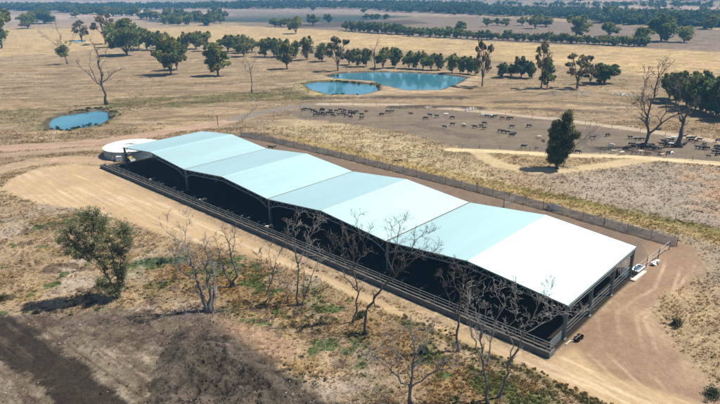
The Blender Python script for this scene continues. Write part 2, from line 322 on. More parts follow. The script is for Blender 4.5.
def water_mat():
    m = bpy.data.materials.new('pond_water'); m.use_nodes = True; nt = m.node_tree; b = nt.nodes['Principled BSDF']
    b.inputs['Base Color'].default_value = (.045, .20, .27, 1); b.inputs['Roughness'].default_value = .08; b.inputs['IOR'].default_value = 1.33
    tc = nn(nt, 'ShaderNodeTexCoord'); no = nn(nt, 'ShaderNodeTexNoise', Scale=.9, Detail=3.); nt.links.new(tc.outputs['Object'], no.inputs['Vector'])
    bp = nn(nt, 'ShaderNodeBump', Strength=.25, Distance=.03); nt.links.new(no.outputs['Fac'], bp.inputs['Height']); nt.links.new(bp.outputs[0], b.inputs['Normal'])
    n2 = nn(nt, 'ShaderNodeTexNoise', Scale=.05, Detail=3.); nt.links.new(tc.outputs['Object'], n2.inputs['Vector'])
    cr = nn(nt, 'ShaderNodeValToRGB'); cr.color_ramp.elements[0].position = .35; cr.color_ramp.elements[1].position = .7
    cr.color_ramp.elements[0].color = (.033, .14, .195, 1); cr.color_ramp.elements[1].color = (.072, .205, .25, 1)
    nt.links.new(n2.outputs['Fac'], cr.inputs[0]); nt.links.new(cr.outputs[0], b.inputs['Base Color'])
    return m
M['water'] = water_mat()
def see_through(m, f, kind='ShaderNodeBsdfTranslucent', tint=None):
    nt = m.node_tree; b = nt.nodes['Principled BSDF']; out = nt.nodes['Material Output']; t = nt.nodes.new(kind); mx = nt.nodes.new('ShaderNodeMixShader'); mx.inputs[0].default_value = f
    if kind == 'ShaderNodeBsdfTranslucent': nt.links.new(b.inputs['Base Color'].links[0].from_socket, t.inputs['Color'])
    nt.links.new(b.outputs[0], mx.inputs[1]); nt.links.new(t.outputs[0], mx.inputs[2]); nt.links.new(mx.outputs[0], out.inputs['Surface'])
see_through(M['grass'], .45); see_through(M['leaf'], .38); see_through(M['leaf_near'], .35); see_through(M['tarp'], .5, 'ShaderNodeBsdfTransparent')
# ------------------------------------------------------------------ mesh helpers
def mk(name, V, F, m, parent=None, col=None, smooth=False, link=True, k=None):
    """V (n,3), F (m,k) arrays -> one mesh object; col = per-vertex colours"""
    V = np.asarray(V, np.float32); F = np.asarray(F, np.int32); kk = F.shape[1]
    me = bpy.data.meshes.new(name); me.vertices.add(len(V)); me.vertices.foreach_set('co', V.ravel())
    me.loops.add(F.size); me.loops.foreach_set('vertex_index', F.ravel())
    me.polygons.add(len(F)); me.polygons.foreach_set('loop_start', np.arange(0, F.size, kk, dtype=np.int32))
    me.polygons.foreach_set('loop_total', np.full(len(F), kk, np.int32)) if False else None
    me.update(calc_edges=True)
    if col is not None:
        a = me.color_attributes.new('col', 'FLOAT_COLOR', 'POINT'); c = np.ones((len(V), 4), np.float32); c[:, :col.shape[1]] = col; a.data.foreach_set('color', c.ravel())
    me.polygons.foreach_set('use_smooth', np.full(len(F), smooth, bool))
    if m: me.materials.append(m)
    o = bpy.data.objects.new(name, me)
    if link: COL.objects.link(o)
    if parent: o.parent = parent
    return o
class MB:
    def __init__(s): s.v = []; s.f = []
    def quadbox(s, p):                      # eight corners: bottom four, top four
        n = len(s.v); s.v += [tuple(q) for q in p]
        s.f += [(n, n+3, n+2, n+1), (n+4, n+5, n+6, n+7)]+[(n+i, n+(i+1) % 4, n+4+(i+1) % 4, n+4+i) for i in range(4)]
    def box(s, x0, x1, y0, y1, z0, z1):
        s.quadbox([(x0, y0, z0), (x1, y0, z0), (x1, y1, z0), (x0, y1, z0), (x0, y0, z1), (x1, y0, z1), (x1, y1, z1), (x0, y1, z1)])
    def tube(s, pts, rad, n=5, cap=True):
        pts = [Vector(p) for p in pts]; b = len(s.v)
        for i, p in enumerate(pts):
            d = (pts[min(i+1, len(pts)-1)]-pts[max(i-1, 0)])
            if d.length < 1e-6: d = Vector((0, 0, 1))
            d.normalize(); up = Vector((0, 0, 1)) if abs(d.z) < .9 else Vector((1, 0, 0))
            a = d.cross(up).normalized(); c = a.cross(d)
            r = rad[i] if hasattr(rad, '__len__') else rad
            for k in range(n):
                t = 2*math.pi*k/n; s.v.append(tuple(p+(a*math.cos(t)+c*math.sin(t))*r))
        for i in range(len(pts)-1):
            for k in range(n):
                s.f.append((b+i*n+k, b+(i+1)*n+k, b+(i+1)*n+(k+1) % n, b+i*n+(k+1) % n))
        if cap:
            s.f.append(tuple(b+k for k in range(n))); s.f.append(tuple(b+(len(pts)-1)*n+k for k in reversed(range(n))))
    def bar(s, a, b, w):                    # square bar
        s.tube([a, b], w*.7, 4)
    def lathe(s, prof, n=48, cx=0, cy=0):
        b = len(s.v)
        for r, z in prof:
            for k in range(n):
                t = 2*math.pi*k/n; s.v.append((cx+r*math.cos(t), cy+r*math.sin(t), z))
        for i in range(len(prof)-1):
            for k in range(n): s.f.append((b+i*n+k, b+i*n+(k+1) % n, b+(i+1)*n+(k+1) % n, b+(i+1)*n+k))
    def build(s, name, m, parent=None, smooth=False):
        me = bpy.data.meshes.new(name); me.from_pydata(s.v, [], s.f); me.materials.append(m)
        if smooth: me.polygons.foreach_set('use_smooth', np.ones(len(me.polygons), bool))
        me.update(); o = bpy.data.objects.new(name, me); COL.objects.link(o)
        if parent: o.parent = parent
        return o
def tag(o, label, cat, group=None, kind=None):
    if label: o['label'] = label
    if cat: o['category'] = cat
    if group: o['group'] = group
    if kind: o['kind'] = kind
    return o
def empty(name, loc, rz=0., sc=1.):
    o = bpy.data.objects.new(name, None); COL.objects.link(o); o.location = loc; o.rotation_euler = (0, 0, rz); o.scale = (sc,)*3 if not hasattr(sc, '__len__') else sc
    o.empty_display_size = .2
    return o
def copy_tree(o, parent=None):
    c = o.copy(); COL.objects.link(c)
    if parent: c.parent = parent
    for ch in list(o.children): copy_tree(ch, c)
    return c
# ------------------------------------------------------------------ the land
sx = np.concatenate([np.linspace(-3.2, -.84, 26), np.linspace(-.8, .8, 1151), np.linspace(.84, 3.2, 26)])
dep = np.radians(np.concatenate([np.linspace(42, .3, 830), np.linspace(.285, .16, 10)]))
yy = np.concatenate([np.array([-420, -260, -150, -90, -50, -20, 0, 12, 22, 30, 37, 42]), CAMH/np.tan(dep)])
GX = sx[None, :]*np.maximum(yy[:, None]+15.5, 60.); GY = np.repeat(yy[:, None], len(sx), 1)
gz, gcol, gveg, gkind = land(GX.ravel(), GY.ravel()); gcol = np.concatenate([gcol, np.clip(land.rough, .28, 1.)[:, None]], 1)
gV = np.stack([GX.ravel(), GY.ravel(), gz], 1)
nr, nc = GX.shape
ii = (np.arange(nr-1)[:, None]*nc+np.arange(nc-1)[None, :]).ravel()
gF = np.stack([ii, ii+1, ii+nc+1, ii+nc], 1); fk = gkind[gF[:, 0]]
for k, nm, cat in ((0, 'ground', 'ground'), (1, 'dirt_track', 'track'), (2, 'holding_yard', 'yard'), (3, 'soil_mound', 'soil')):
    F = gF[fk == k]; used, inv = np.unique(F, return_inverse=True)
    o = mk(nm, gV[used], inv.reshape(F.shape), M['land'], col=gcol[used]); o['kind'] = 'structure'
del gV, gF
for i, P in enumerate(POND):
    c = np.mean(P, 0); P2 = [tuple(c+(np.array(p)-c)*(1.0+.6/np.linalg.norm(np.array(p)-c))) for p in P]
    mb = MB(); mb.v = [(a, b, -.22 if i < 3 else .05) for a, b in P2]; mb.f = [tuple(range(len(P2)))]
    o = mb.build('pond_water', M['water']); o['kind'] = 'structure'
# ------------------------------------------------------------------ the cattle shed
EH, RH, BW, DP = 5.01, 1.36, 30., 23.5
shed = empty('cattle_shed', (CX, CY, 0), TH)
tag(shed, 'long open-sided cattle shed with four shallow pale blue-white gable roofs over dark bedding', 'shed')
def X(u): return u-120.
for k in range(4):
    rb = MB(); T = .07
    for a, b in ((0, 1), (1, 0)):
        u0, z0 = (30*k+.16, EH) if a == 0 else (30*k+15, EH+RH); u1, z1 = (30*k+15, EH+RH) if a == 0 else (30*k+30-.16, EH)
        rb.quadbox([(X(u0), 0, z0), (X(u1), 0, z1), (X(u1), DP, z1), (X(u0), DP, z0), (X(u0), 0, z0+T), (X(u1), 0, z1+T), (X(u1), DP, z1+T), (X(u0), DP, z0+T)])
    ro = rb.build('roof', M['roof'], shed)
    rc = MB(); m_ = X(30*k+15)
    for s_ in (-1, 1):
        rc.quadbox([(m_, -.02, EH+RH+.075), (m_+s_*.25, -.02, EH+RH+.055), (m_+s_*.25, DP+.02, EH+RH+.055), (m_, DP+.02, EH+RH+.075), (m_, -.02, EH+RH+.09), (m_+s_*.25, -.02, EH+RH+.07), (m_+s_*.25, DP+.02, EH+RH+.07), (m_, DP+.02, EH+RH+.09)])
    rc.build('ridge_cap', M['roof'], ro)
for k in range(5):
    g = MB(); x0 = X(30*k)+(.0 if 0 < k < 4 else (.1 if k == 0 else -.1))
    g.box(x0-.155, x0+.155, -.1, DP+.1, EH-.12, EH-.02); g.build('gutter', M['gutter'] if 0 < k < 4 else M['darksteel'], shed)
rows = [.35, 7.95, 15.55, 23.15]
for iv, v in enumerate(rows):
    for k in range(5):
        u = 30*k+(.35 if k == 0 else -.35 if k == 4 else 0)
        c = MB(); a = .2
        for s_ in (-1, 1): c.box(X(u)-a, X(u)+a, v+s_*.17-.025, v+s_*.17+.025, .08, EH-.15)
        c.box(X(u)-.03, X(u)+.03, v-.145, v+.145, .08, EH-.15)
        co = c.build('column', M['steel'], shed)
        f = MB(); f.box(X(u)-.32, X(u)+.32, v-.32, v+.32, -.1, .08); f.build('footing', M['concrete'], co)
    for k in range(4):
        t = MB(); n = 30; top = []; bot = []; v = .06 if iv == 0 else rows[iv]
        for i in range(n+1):
            s_ = i/n; x = X(30*k+.4+s_*29.2); e = abs(s_-.5)*2
            zt = EH-.1+RH*(1-e); hd = .8+.9*max(0, (e-.78)/.22)**1.6
            top.append((x, v, zt)); bot.append((x, v, zt-hd))
        t.tube(top, .08, 4); t.tube(bot, .08, 4)
        for i in range(n):
            a_, b_ = (top[i], bot[i+1]) if i % 2 == 0 else (bot[i], top[i+1]); t.tube([a_, b_], .042, 4)
            if i % 4 == 0: t.tube([top[i], bot[i]], .03, 4)
        t.build('roof_truss', M['truss'] if iv == 0 else M['steel'], shed)
# eave beams along both ends and the purlins under the sheets
for u in (.2, 119.8):
    t = MB(); n = 20
    for i in range(n):
        y0, y1 = .6+22.3*i/n, .6+22.3*(i+1)/n; za, zb = EH-.2, EH-.75
        t.tube([(X(u), y0, zb if i % 2 else za), (X(u), y1, za if i % 2 else zb)], .03, 4)
    t.tube([(X(u), .6, EH-.2), (X(u), 22.9, EH-.2)], .05, 4); t.tube([(X(u), .6, EH-.75), (X(u), 22.9, EH-.75)], .05, 4); t.build('eave_beam', M['steel'], shed)
for k in range(4):
    p = MB()
    for i in range(1, 12):
        s_ = i/12; e = abs(s_-.5)*2; x = X(30*k+30*s_); z = EH+RH*(1-e)-.13
        p.box(x-.035, x+.035, .1, DP-.1, z-.05, z+.08)
    p.build('purlins', M['darksteel'], shed)
# end rails between the columns at the near end
for i in range(3):
    r_ = MB()
    for z in (.7, 1.25, 1.85): r_.tube([(X(119.65), rows[i]+.25, z), (X(119.65), rows[i+1]-.25, z)], .035 if z < 1.8 else .05, 5)
    r_.build('end_rail', M['steel'], shed)
# steel panel from the corner column to the feed bunk
pn = MB(); pn.box(X(119.5), X(119.56), -3.3, .1, .1, 1.35); pn.build('side_panel', M['steel'], shed)
# feed bunk (own thing) with the neck rail on it
bunk = empty('feed_bunk', (CX, CY, 0), TH); tag(bunk, 'long low concrete feed bunk with pipe rails along the open front of the shed', 'feed bunk')
U0, U1 = X(-3.2), X(120.2)
b = MB(); b.box(U0, U1, -5.0, -4.82, -.1, .82); b.box(U0, U1, -4.82, -3.75, -.1, .16); b.box(U0, U1, -3.75, -3.57, -.1, .5)
b.box(U0-.15, U0, -5.0, -3.57, -.1, .8); b.box(U1, U1+.15, -5., -3.57, -.1, .8); b.build('trough', M['bunk'], bunk)
b = MB(); b.box(U0, U1, -5.01, -4.81, .82, .86); b.build('kerb_top', M['bunk'], bunk)
n = 160; b = MB()
for i in range(n):
    x0 = U0+.1+(U1-U0-.2)*i/n; x1 = U0+.1+(U1-U0-.2)*(i+1)/n
    b.box(x0, x1, -4.8, -3.77, .15, .2+.16*rnd.random())
b.build('feed', M['feed'], bunk)
for z, r_ in ((.95, .04), (1.35, .045)):
    b = MB(); b.tube([(U0, -3.66, z), (U1, -3.66, z)], r_, 5); b.build('rail', M['pipe'], bunk)
for i in range(49):
    b = MB(); x = U0+.1+(U1-U0-.2)*i/48; b.tube([(x, -3.66, .45), (x, -3.66, 1.42)], .045, 5); b.build('rail_post', M['pipe'], bunk)
b = MB(); b.box(U0-.2, U1, -5.45, -5.05, -.1, .06); b.build('concrete_apron', M['bunk'], bunk)
# white footing / pipe at the near corner
o = MB(); o.tube([(X(120.5), -.9, .12), (X(120.6), .2, .14), (X(120.9), .7, .1)], .07, 6)
w = o.build('drain_pipe', M['stone'], shed)
# water trough just inside
# ------------------------------------------------------------------ tank
tx, ty = gp(131.5, 145.6, 2.3); TR = 7.4
tank = empty('water_tank', (tx, ty, 0)); tag(tank, 'large round steel water tank with a white lid at the far end of the shed', 'water tank')
b = MB(); prof = [(TR, -.1)]
for i in range(24): prof += [(TR, .1*i), (TR-.035, .1*i+.05)]
b.lathe(prof+[(TR, 2.35)], 72); b.build('tank_wall', M['tank'], tank, True)
b = MB(); b.lathe([(TR+.12, 2.28), (TR+.12, 2.4), (TR*.5, 2.62), (.3, 2.8), (.01, 2.8)], 72); b.build('lid', M['white'], tank)
b = MB()
for i in range(36):
    a = 2*math.pi*i/36; b.tube([(math.cos(a)*.4, math.sin(a)*.4, 2.80), (math.cos(a)*TR*.5, math.sin(a)*TR*.5, 2.63), (math.cos(a)*(TR+.1), math.sin(a)*(TR+.1), 2.41)], .03, 4)
b.tube([(math.cos(2*math.pi*i/72)*.42, math.sin(2*math.pi*i/72)*.42, 2.80) for i in range(73)], .03, 4); b.build('lid_ribs', M['pipe'], tank)
b = MB(); b.lathe([(.35, 2.78), (.35, 2.95), (.01, 2.97)], 16, 0, 0); b.build('hatch', M['steel'], tank)
b = MB(); b.tube([(-3, -TR-.15, 0), (-3, -TR+.6, 2.5)], .05, 6); b.tube([(-2.2, -TR-.4, .3), (-2.2, -TR+.3, .3)], .08, 8); b.build('outlet_pipe', M['steel'], tank)
# clutter by the tank
def tote(px, py, rz, label, s=1.):
    x, y, z = gpt(px, py); e = empty('liquid_container', (x, y, z), rz, s); tag(e, label, 'container', 'white containers by the tank')
    b = MB(); b.box(-.55, .55, -.45, .45, .18, 1.12); b.box(-.42, .42, -.32, .32, 1.12, 1.17); b.build('bottle', M['white'], e)
    b = MB(); b.lathe([(.12, 1.17), (.12, 1.23), (.01, 1.23)], 12); b.build('cap', M['rubber'], e)
    b = MB()
    for zz in (.2, .5, .8, 1.12):
        c = [(-.58, -.48, zz), (.58, -.48, zz), (.58, .48, zz), (-.58, .48, zz), (-.58, -.48, zz)]; b.tube(c, .015, 4)
    for a in np.linspace(-.58, .58, 5):
        for q in (-.48, .48): b.tube([(a, q, .15), (a, q, 1.14)], .015, 4)
    b.build('cage', M['pipe'], e)
    b = MB()
    for a in (-.5, 0, .5): b.box(a-.07, a+.07, -.5, .5, 0, .1)
    b.box(-.6, .6, -.5, .5, .1, .15); b.build('pallet', M['post'], e)
    return e
tote(114.8, 160., .2, 'white caged liquid container nearest the tank wall, leftmost of the pair', 1.3)
tote(119.6, 161.2, .3, 'white caged liquid container closest to the far corner column of the shed', 1.3)
def wheel(mb, x, y, z, r, w):
    b0 = len(mb.v); n = 16
    for yy_, rr in ((y-w/2, r*.55), (y-w/2, r*.9), (y-w/4, r), (y+w/4, r), (y+w/2, r*.9), (y+w/2, r*.55)):
        for k in range(n): t = 2*math.pi*k/n; mb.v.append((x+rr*math.cos(t), yy_, z+rr*math.sin(t)))
    for i in range(5):
        for k in range(n): mb.f.append((b0+i*n+k, b0+i*n+(k+1) % n, b0+(i+1)*n+(k+1) % n, b0+(i+1)*n+k))
    mb.f.append(tuple(b0+k for k in range(n))); mb.f.append(tuple(b0+5*n+k for k in range(n)))
x, y, z = gpt(129, 160.6); ld = empty('small_loader', (x, y, z), -.5); tag(ld, 'small faded yellow loader parked beside the round tank', 'loader')
b = MB(); b.box(-.9, .8, -.45, .45, .5, 1.1); b.box(-.85, -.2, -.4, .4, 1.1, 1.35); b.build('body', M['yellow'], ld)
b = MB(); b.box(-.1, .7, -.42, .42, 2.0, 2.08)
for a in (-.08, .66):
    for q in (-.4, .36): b.box(a, a+.05, q, q+.05, 1.1, 2.0)
b.build('canopy', M['rust'], ld)
b = MB()
for q in (-.5, .5): b.tube([(-.6, q, 1.2), (.6, q, 1.15), (1.3, q, .5)], .06, 5)
b.build('lift_arm', M['yellow'], ld)
b = MB(); b.quadbox([(1.25, -.8, .1), (1.75, -.8, .1), (1.75, .8, .1), (1.25, .8, .1), (1.2, -.8, .65), (1.35, -.8, .65), (1.35, .8, .65), (1.2, .8, .65)]); b.build('bucket', M['steel'], ld)
for a in (-.55, .5):
    for q in (-.58, .58): b = MB(); wheel(b, a, q, .38, .38, .28); b.build('wheel', M['rubber'], ld)
# ------------------------------------------------------------------ fences
def fence(name, pts, label, cat='fence', H=1.8, step=3., rails=(.3, .7, 1.1, 1.5, 1.8), panel=None, pm=None, rm=None, pr=.06, rr=.02, close=False):
    e = empty(name, (pts[0][0], pts[0][1], 0)); tag(e, label, cat, 'fences around the yards')
    o = Vector((pts[0][0], pts[0][1], 0)); P = []
    for i in range(len(pts)-1):
        a = Vector((*pts[i], 0)); c = Vector((*pts[i+1], 0)); n = max(1, round((c-a).length/step))
        for k in range(n): P.append(a.lerp(c, k/n)-o)
    P.append(Vector((*pts[-1], 0))-o)
    xs = np.array([p.x for p in P])+o.x; ys = np.array([p.y for p in P])+o.y; zs = land(xs, ys)[0]
    for p, z in zip(P, zs): p.z = float(z)
    for p in P[:100]:
        b = MB(); b.tube([p+Vector((0, 0, -.3)), p+Vector((rnd.uniform(-.03, .03), rnd.uniform(-.03, .03), H+.1))], pr, 5); b.build('post', pm or M['post'], e)
    if rails:
        b = MB()
        for h in rails: b.tube([p+Vector((0, 0, h)) for p in P], rr, 4, False)
        b.build('rails', rm or M['steel'], e)
    if panel:
        b = MB()
        for i in range(len(P)-1):
            d = (P[i+1]-P[i]).normalized(); nn_ = Vector((-d.y, d.x, 0))*.02; a = P[i]+d*.08; c = P[i+1]-d*.08; h = panel+rnd.uniform(-.05, .03)
            sag = rnd.uniform(0, .06); mid = (a+c)/2
            for s0, s1, z0, z1 in ((a, mid, 0, -sag), (mid, c, -sag, 0)):
                b.quadbox([s0-nn_, s1-nn_, s1+nn_, s0+nn_, s0-nn_+Vector((0, 0, h+z0)), s1-nn_+Vector((0, 0, h+z1)), s1+nn_+Vector((0, 0, h+z1)), s0+nn_+Vector((0, 0, h+z0))])
        b.build('mesh_panel', M['tarp'], e)
    return e
fence('mesh_fence', [sh(-4, 39.5), sh(10, 41), sh(42, 42.3), sh(80, 42.2), sh(100, 41.6), sh(121.5, 40.)], 'long grey mesh-clad yard fence running behind the shed', H=1.75, step=4.3, panel=1.55, rails=(1.6,), pm=M['post'])
fence('yard_fence', [sh(-4, 39.5), sh(-8, 36), sh(-14, 44), sh(-40, 74)], 'thin dark rail fence leaving the far end of the shed beside the grey road', H=1.3, step=4, rails=(.4, .8, 1.2), rm=M['darksteel'])
fence('pipe_fence', [gp(669, 250), gp(633.5, 277)], 'pale pipe rail fence from the mesh fence to the near end of the shed', H=1.8, step=4.6, rails=(.9, 1.75), rm=M['pipe'], rr=.05, pr=.07, pm=M['darksteel'])
fence('paddock_fence', W([(243,128),(262,122),(285,113),(300,108)])+W([(330,105.5),(400,106.5),(480,113),(560,121),(640,132),(720,146)]), 'wire paddock fence with thin posts along the pale track above the cattle', H=1.25, step=9, rails=(.5, .9, 1.2), rr=.012, rm=M['darksteel'])
fence('feed_fence', W([(459,147.8),(500,149.6),(560,152.8),(600,154),(640,155.5),(720,163)]), 'low dark fence of the holding yard along the bright sandy track', H=1.2, step=7, rails=(.35, .7, 1.05), rr=.035, rm=M['darksteel'])
fence('boundary_fence', [sh(-2, 47), sh(20, 51), sh(60, 53), sh(100, 53), sh(135, 53), sh(170, 50)], 'sparse wire fence in the yellow grass beyond the mesh fence', H=1.2, step=8, rails=(.6, 1.1), rr=.01, rm=M['darksteel'])
fence('inner_yard_fence', W([(288,113),(330,123),(380,134),(430,147),(462,149)]), 'thin wire fence along the lower left edge of the cattle yard', H=1.2, step=8, rails=(.6, 1.1), rr=.01, rm=M['darksteel'])
# gate behind the shed
g0 = gp(504, 208); g1 = gp(518, 200.5)
ge = empty('swing_gate', (g0[0], g0[1], 0)); tag(ge, 'pale pipe gate across the dirt lane behind the shed', 'gate')
b = MB(); d = Vector((g1[0]-g0[0], g1[1]-g0[1], 0))
for h in (.3, .75, 1.2, 1.6): b.tube([(0, 0, h), (d.x, d.y, h)], .035, 5)
for t in (0, .5, 1): b.tube([(d.x*t, d.y*t, .25), (d.x*t, d.y*t, 1.65)], .035, 5)
b.build('gate_leaf', M['pipe'], ge)
b = MB(); b.tube([(-.1, -.1, 0), (-.1, -.1, 1.9)], .08, 6); b.build('gate_post', M['post'], ge)
# pole
x, y, z = gpt(218, 126); e = empty('pole', (x, y, z)); tag(e, 'lone tall timber pole by the red track behind the far roofs', 'pole')
b = MB(); b.tube([(0, 0, -.2), (0, 0, 3.6)], .12, 6); b.build('shaft', M['post'], e); b = MB(); b.box(-.35, .35, -.05, .05, 3.3, 3.42); b.build('crossarm', M['post'], e)
# ------------------------------------------------------------------ gear at the near end
x, y, z = gpt(637.5, 271.5); e = empty('water_trough', (x, y, z), math.atan2(gp(669,250)[1]-gp(633.5,277)[1], gp(669,250)[0]-gp(633.5,277)[0])); tag(e, 'dark blue water trough with a pale rim beside the last column', 'trough')
b = MB(); b.box(-1.3, 1.3, -.55, -.45, 0, .62); b.box(-1.3, 1.3, .45, .55, 0, .62); b.box(-1.3, -1.2, -.45, .45, 0, .62); b.box(1.2, 1.3, -.45, .45, 0, .62); b.build('basin', M['concrete'], e)
b = MB(); b.box(-1.36, 1.36, -.61, -.4, .62, .67); b.box(-1.36, 1.36, .4, .61, .62, .67); b.box(-1.36, -1.15, -.4, .4, .62, .67); b.box(1.15, 1.36, -.4, .4, .62, .67); b.build('rim', M['white'], e)
b = MB(); b.box(-1.2, 1.2, -.45, .45, .1, .5); b.build('water', M['blue'], e)
trz = e.rotation_euler.z
x, y, z = gpt(639, 276); e = empty('concrete_slab', (x, y, z), trz); tag(e, 'narrow pale concrete slab edging the dirt next to the blue trough', 'slab')
b = MB(); b.box(-2.4, 2.2, -.3, .3, -.1, .12); b.box(-2.4, -1.7, -.36, .36, .1205, .2); b.build('slab', M['stone'], e)
x, y, z = gpt(655, 264.5); e = empty('sheet_pile', (x, y, z), trz); tag(e, 'untidy pile of pale metal sheets and pipes leaning at the pipe fence', 'scrap pile')
for i in range(7):
    b = MB(); a = rnd.uniform(-.5, .5); L_ = rnd.uniform(1., 1.9); w_ = rnd.uniform(.15, .4); z0 = .05+.07*i
    c, s_ = math.cos(a), math.sin(a)
    q = [(-L_/2, -w_/2), (L_/2, -w_/2), (L_/2, w_/2), (-L_/2, w_/2)]; q = [(c*px_-s_*py_, s_*px_+c*py_) for px_, py_ in q]; tl = rnd.uniform(-.2, .2)
    b.quadbox([(a_, b_, z0+tl*a_+.1) for a_, b_ in q]+[(a_, b_, z0+tl*a_+.13) for a_, b_ in q]); b.build('sheet', M['pipe'] if i % 2 else M['white'], e)
x, y, z = gpt(624, 273); e = empty('cattle_crush', (x, y, z), trz+.4); tag(e, 'grey steel cattle crush with side bars behind the third end column', 'cattle crush')
for q in (-.5, .5):
    b = MB()
    for h in (.3, .7, 1.1, 1.5): b.tube([(-2., q, h), (2., q, h)], .05, 5)
    for a in (-2, -.7, .7, 2): b.tube([(a, q, 0), (a, q, 1.75)], .05, 5)
    b.build('side_frame', M['pipe'], e)
b = MB(); b.box(-2, 2, -.45, .45, .02, .1); b.build('floor', M['darksteel'], e)
b = MB()
for a in (-2, 0, 2): b.tube([(a, -.5, 1.8), (a, .5, 1.8)], .05, 5)
b.tube([(-2, 0, 1.8), (2, 0, 1.8)], .05, 5)
b.build('top_brace', M['pipe'], e)
x, y, z = gpt(578.5, 339.5); e = empty('feed_tub', (x, y, z), .75); tag(e, 'black double feed tub lying on the bare dirt near the corner column', 'tub')
for s_ in (-.42, .42):
    b = MB(); b.lathe([(.01, .04), (.3, .04), (.40, .42), (.44, .42), (.36, 0), (.01, 0)], 14, s_, 0); b.build('bowl', M['rubber'], e)
b = MB(); b.box(-.9, .9, -.04, .04, .43, .5); b.build('carry_bar', M['rust'], e)
x, y, z = gpt(553.5, 210); e = empty('tarp', (x, y, z)); tag(e, 'crumpled grey tarpaulin slumped over the mesh fence', 'tarpaulin')
V = []; F = []; n = 12
for i in range(n):
    for j in range(n):
        a = i/(n-1)-.5; c = j/(n-1)-.5; V.append((a*2.6, c*1.6, max(.05, 1.5-abs(c)*2.2-abs(a)*.9)+rnd.uniform(-.1, .12)))
F = [(i*n+j, i*n+j+1, (i+1)*n+j+1, (i+1)*n+j) for i in range(n-1) for j in range(n-1)]
o = mk('cloth', V, F, M['concrete'], e)
o.modifiers.new('thick', 'SOLIDIFY').thickness = .02
# distant farm buildings
def house(px, py, w_, d_, h_, label, wm, rm, nm='farm_building'):
    x, y, z = gpt(px, py); e = empty(nm, (x, y, z), rnd.uniform(-.3, .3)); tag(e, label, 'building')
    b = MB(); b.box(-w_/2, w_/2, -d_/2, d_/2, -.5, h_); b.build('wall', wm, e)
    b = MB()
    for s_ in (-1, 1): b.quadbox([(-w_/2-.4, s_*(d_/2+.4), h_), (w_/2+.4, s_*(d_/2+.4), h_), (w_/2+.4, 0, h_+2), (-w_/2-.4, 0, h_+2), (-w_/2-.4, s_*(d_/2+.4), h_+.15), (w_/2+.4, s_*(d_/2+.4), h_+.15), (w_/2+.4, 0, h_+2.15), (-w_/2-.4, 0, h_+2.15)])
    b.build('roof', rm, e)
    for a in (-w_/4, w_/4): b = MB(); b.box(a-.6, a+.6, -d_/2-.04, -d_/2, 1, 2.2); b.build('window', M['darksteel'], e)
    b = MB(); b.box(-.5, .5, -d_/2-.05, -d_/2, 0, 2.1); b.build('door', M['post'], e)
house(3.5, 10.5, 16, 8, 3.4, 'tiny white farmhouse at the far left edge among the trees', M['white'], M['white'])
house(563, 17, 12, 8, 3.2, 'tiny pale shed roof below the far wooded ridge right of centre', M['white'], M['white'])
house(631, 22, 14, 8, 3.4, 'pale farm shed half hidden in the wide tree belt at right', M['white'], M['tank'])
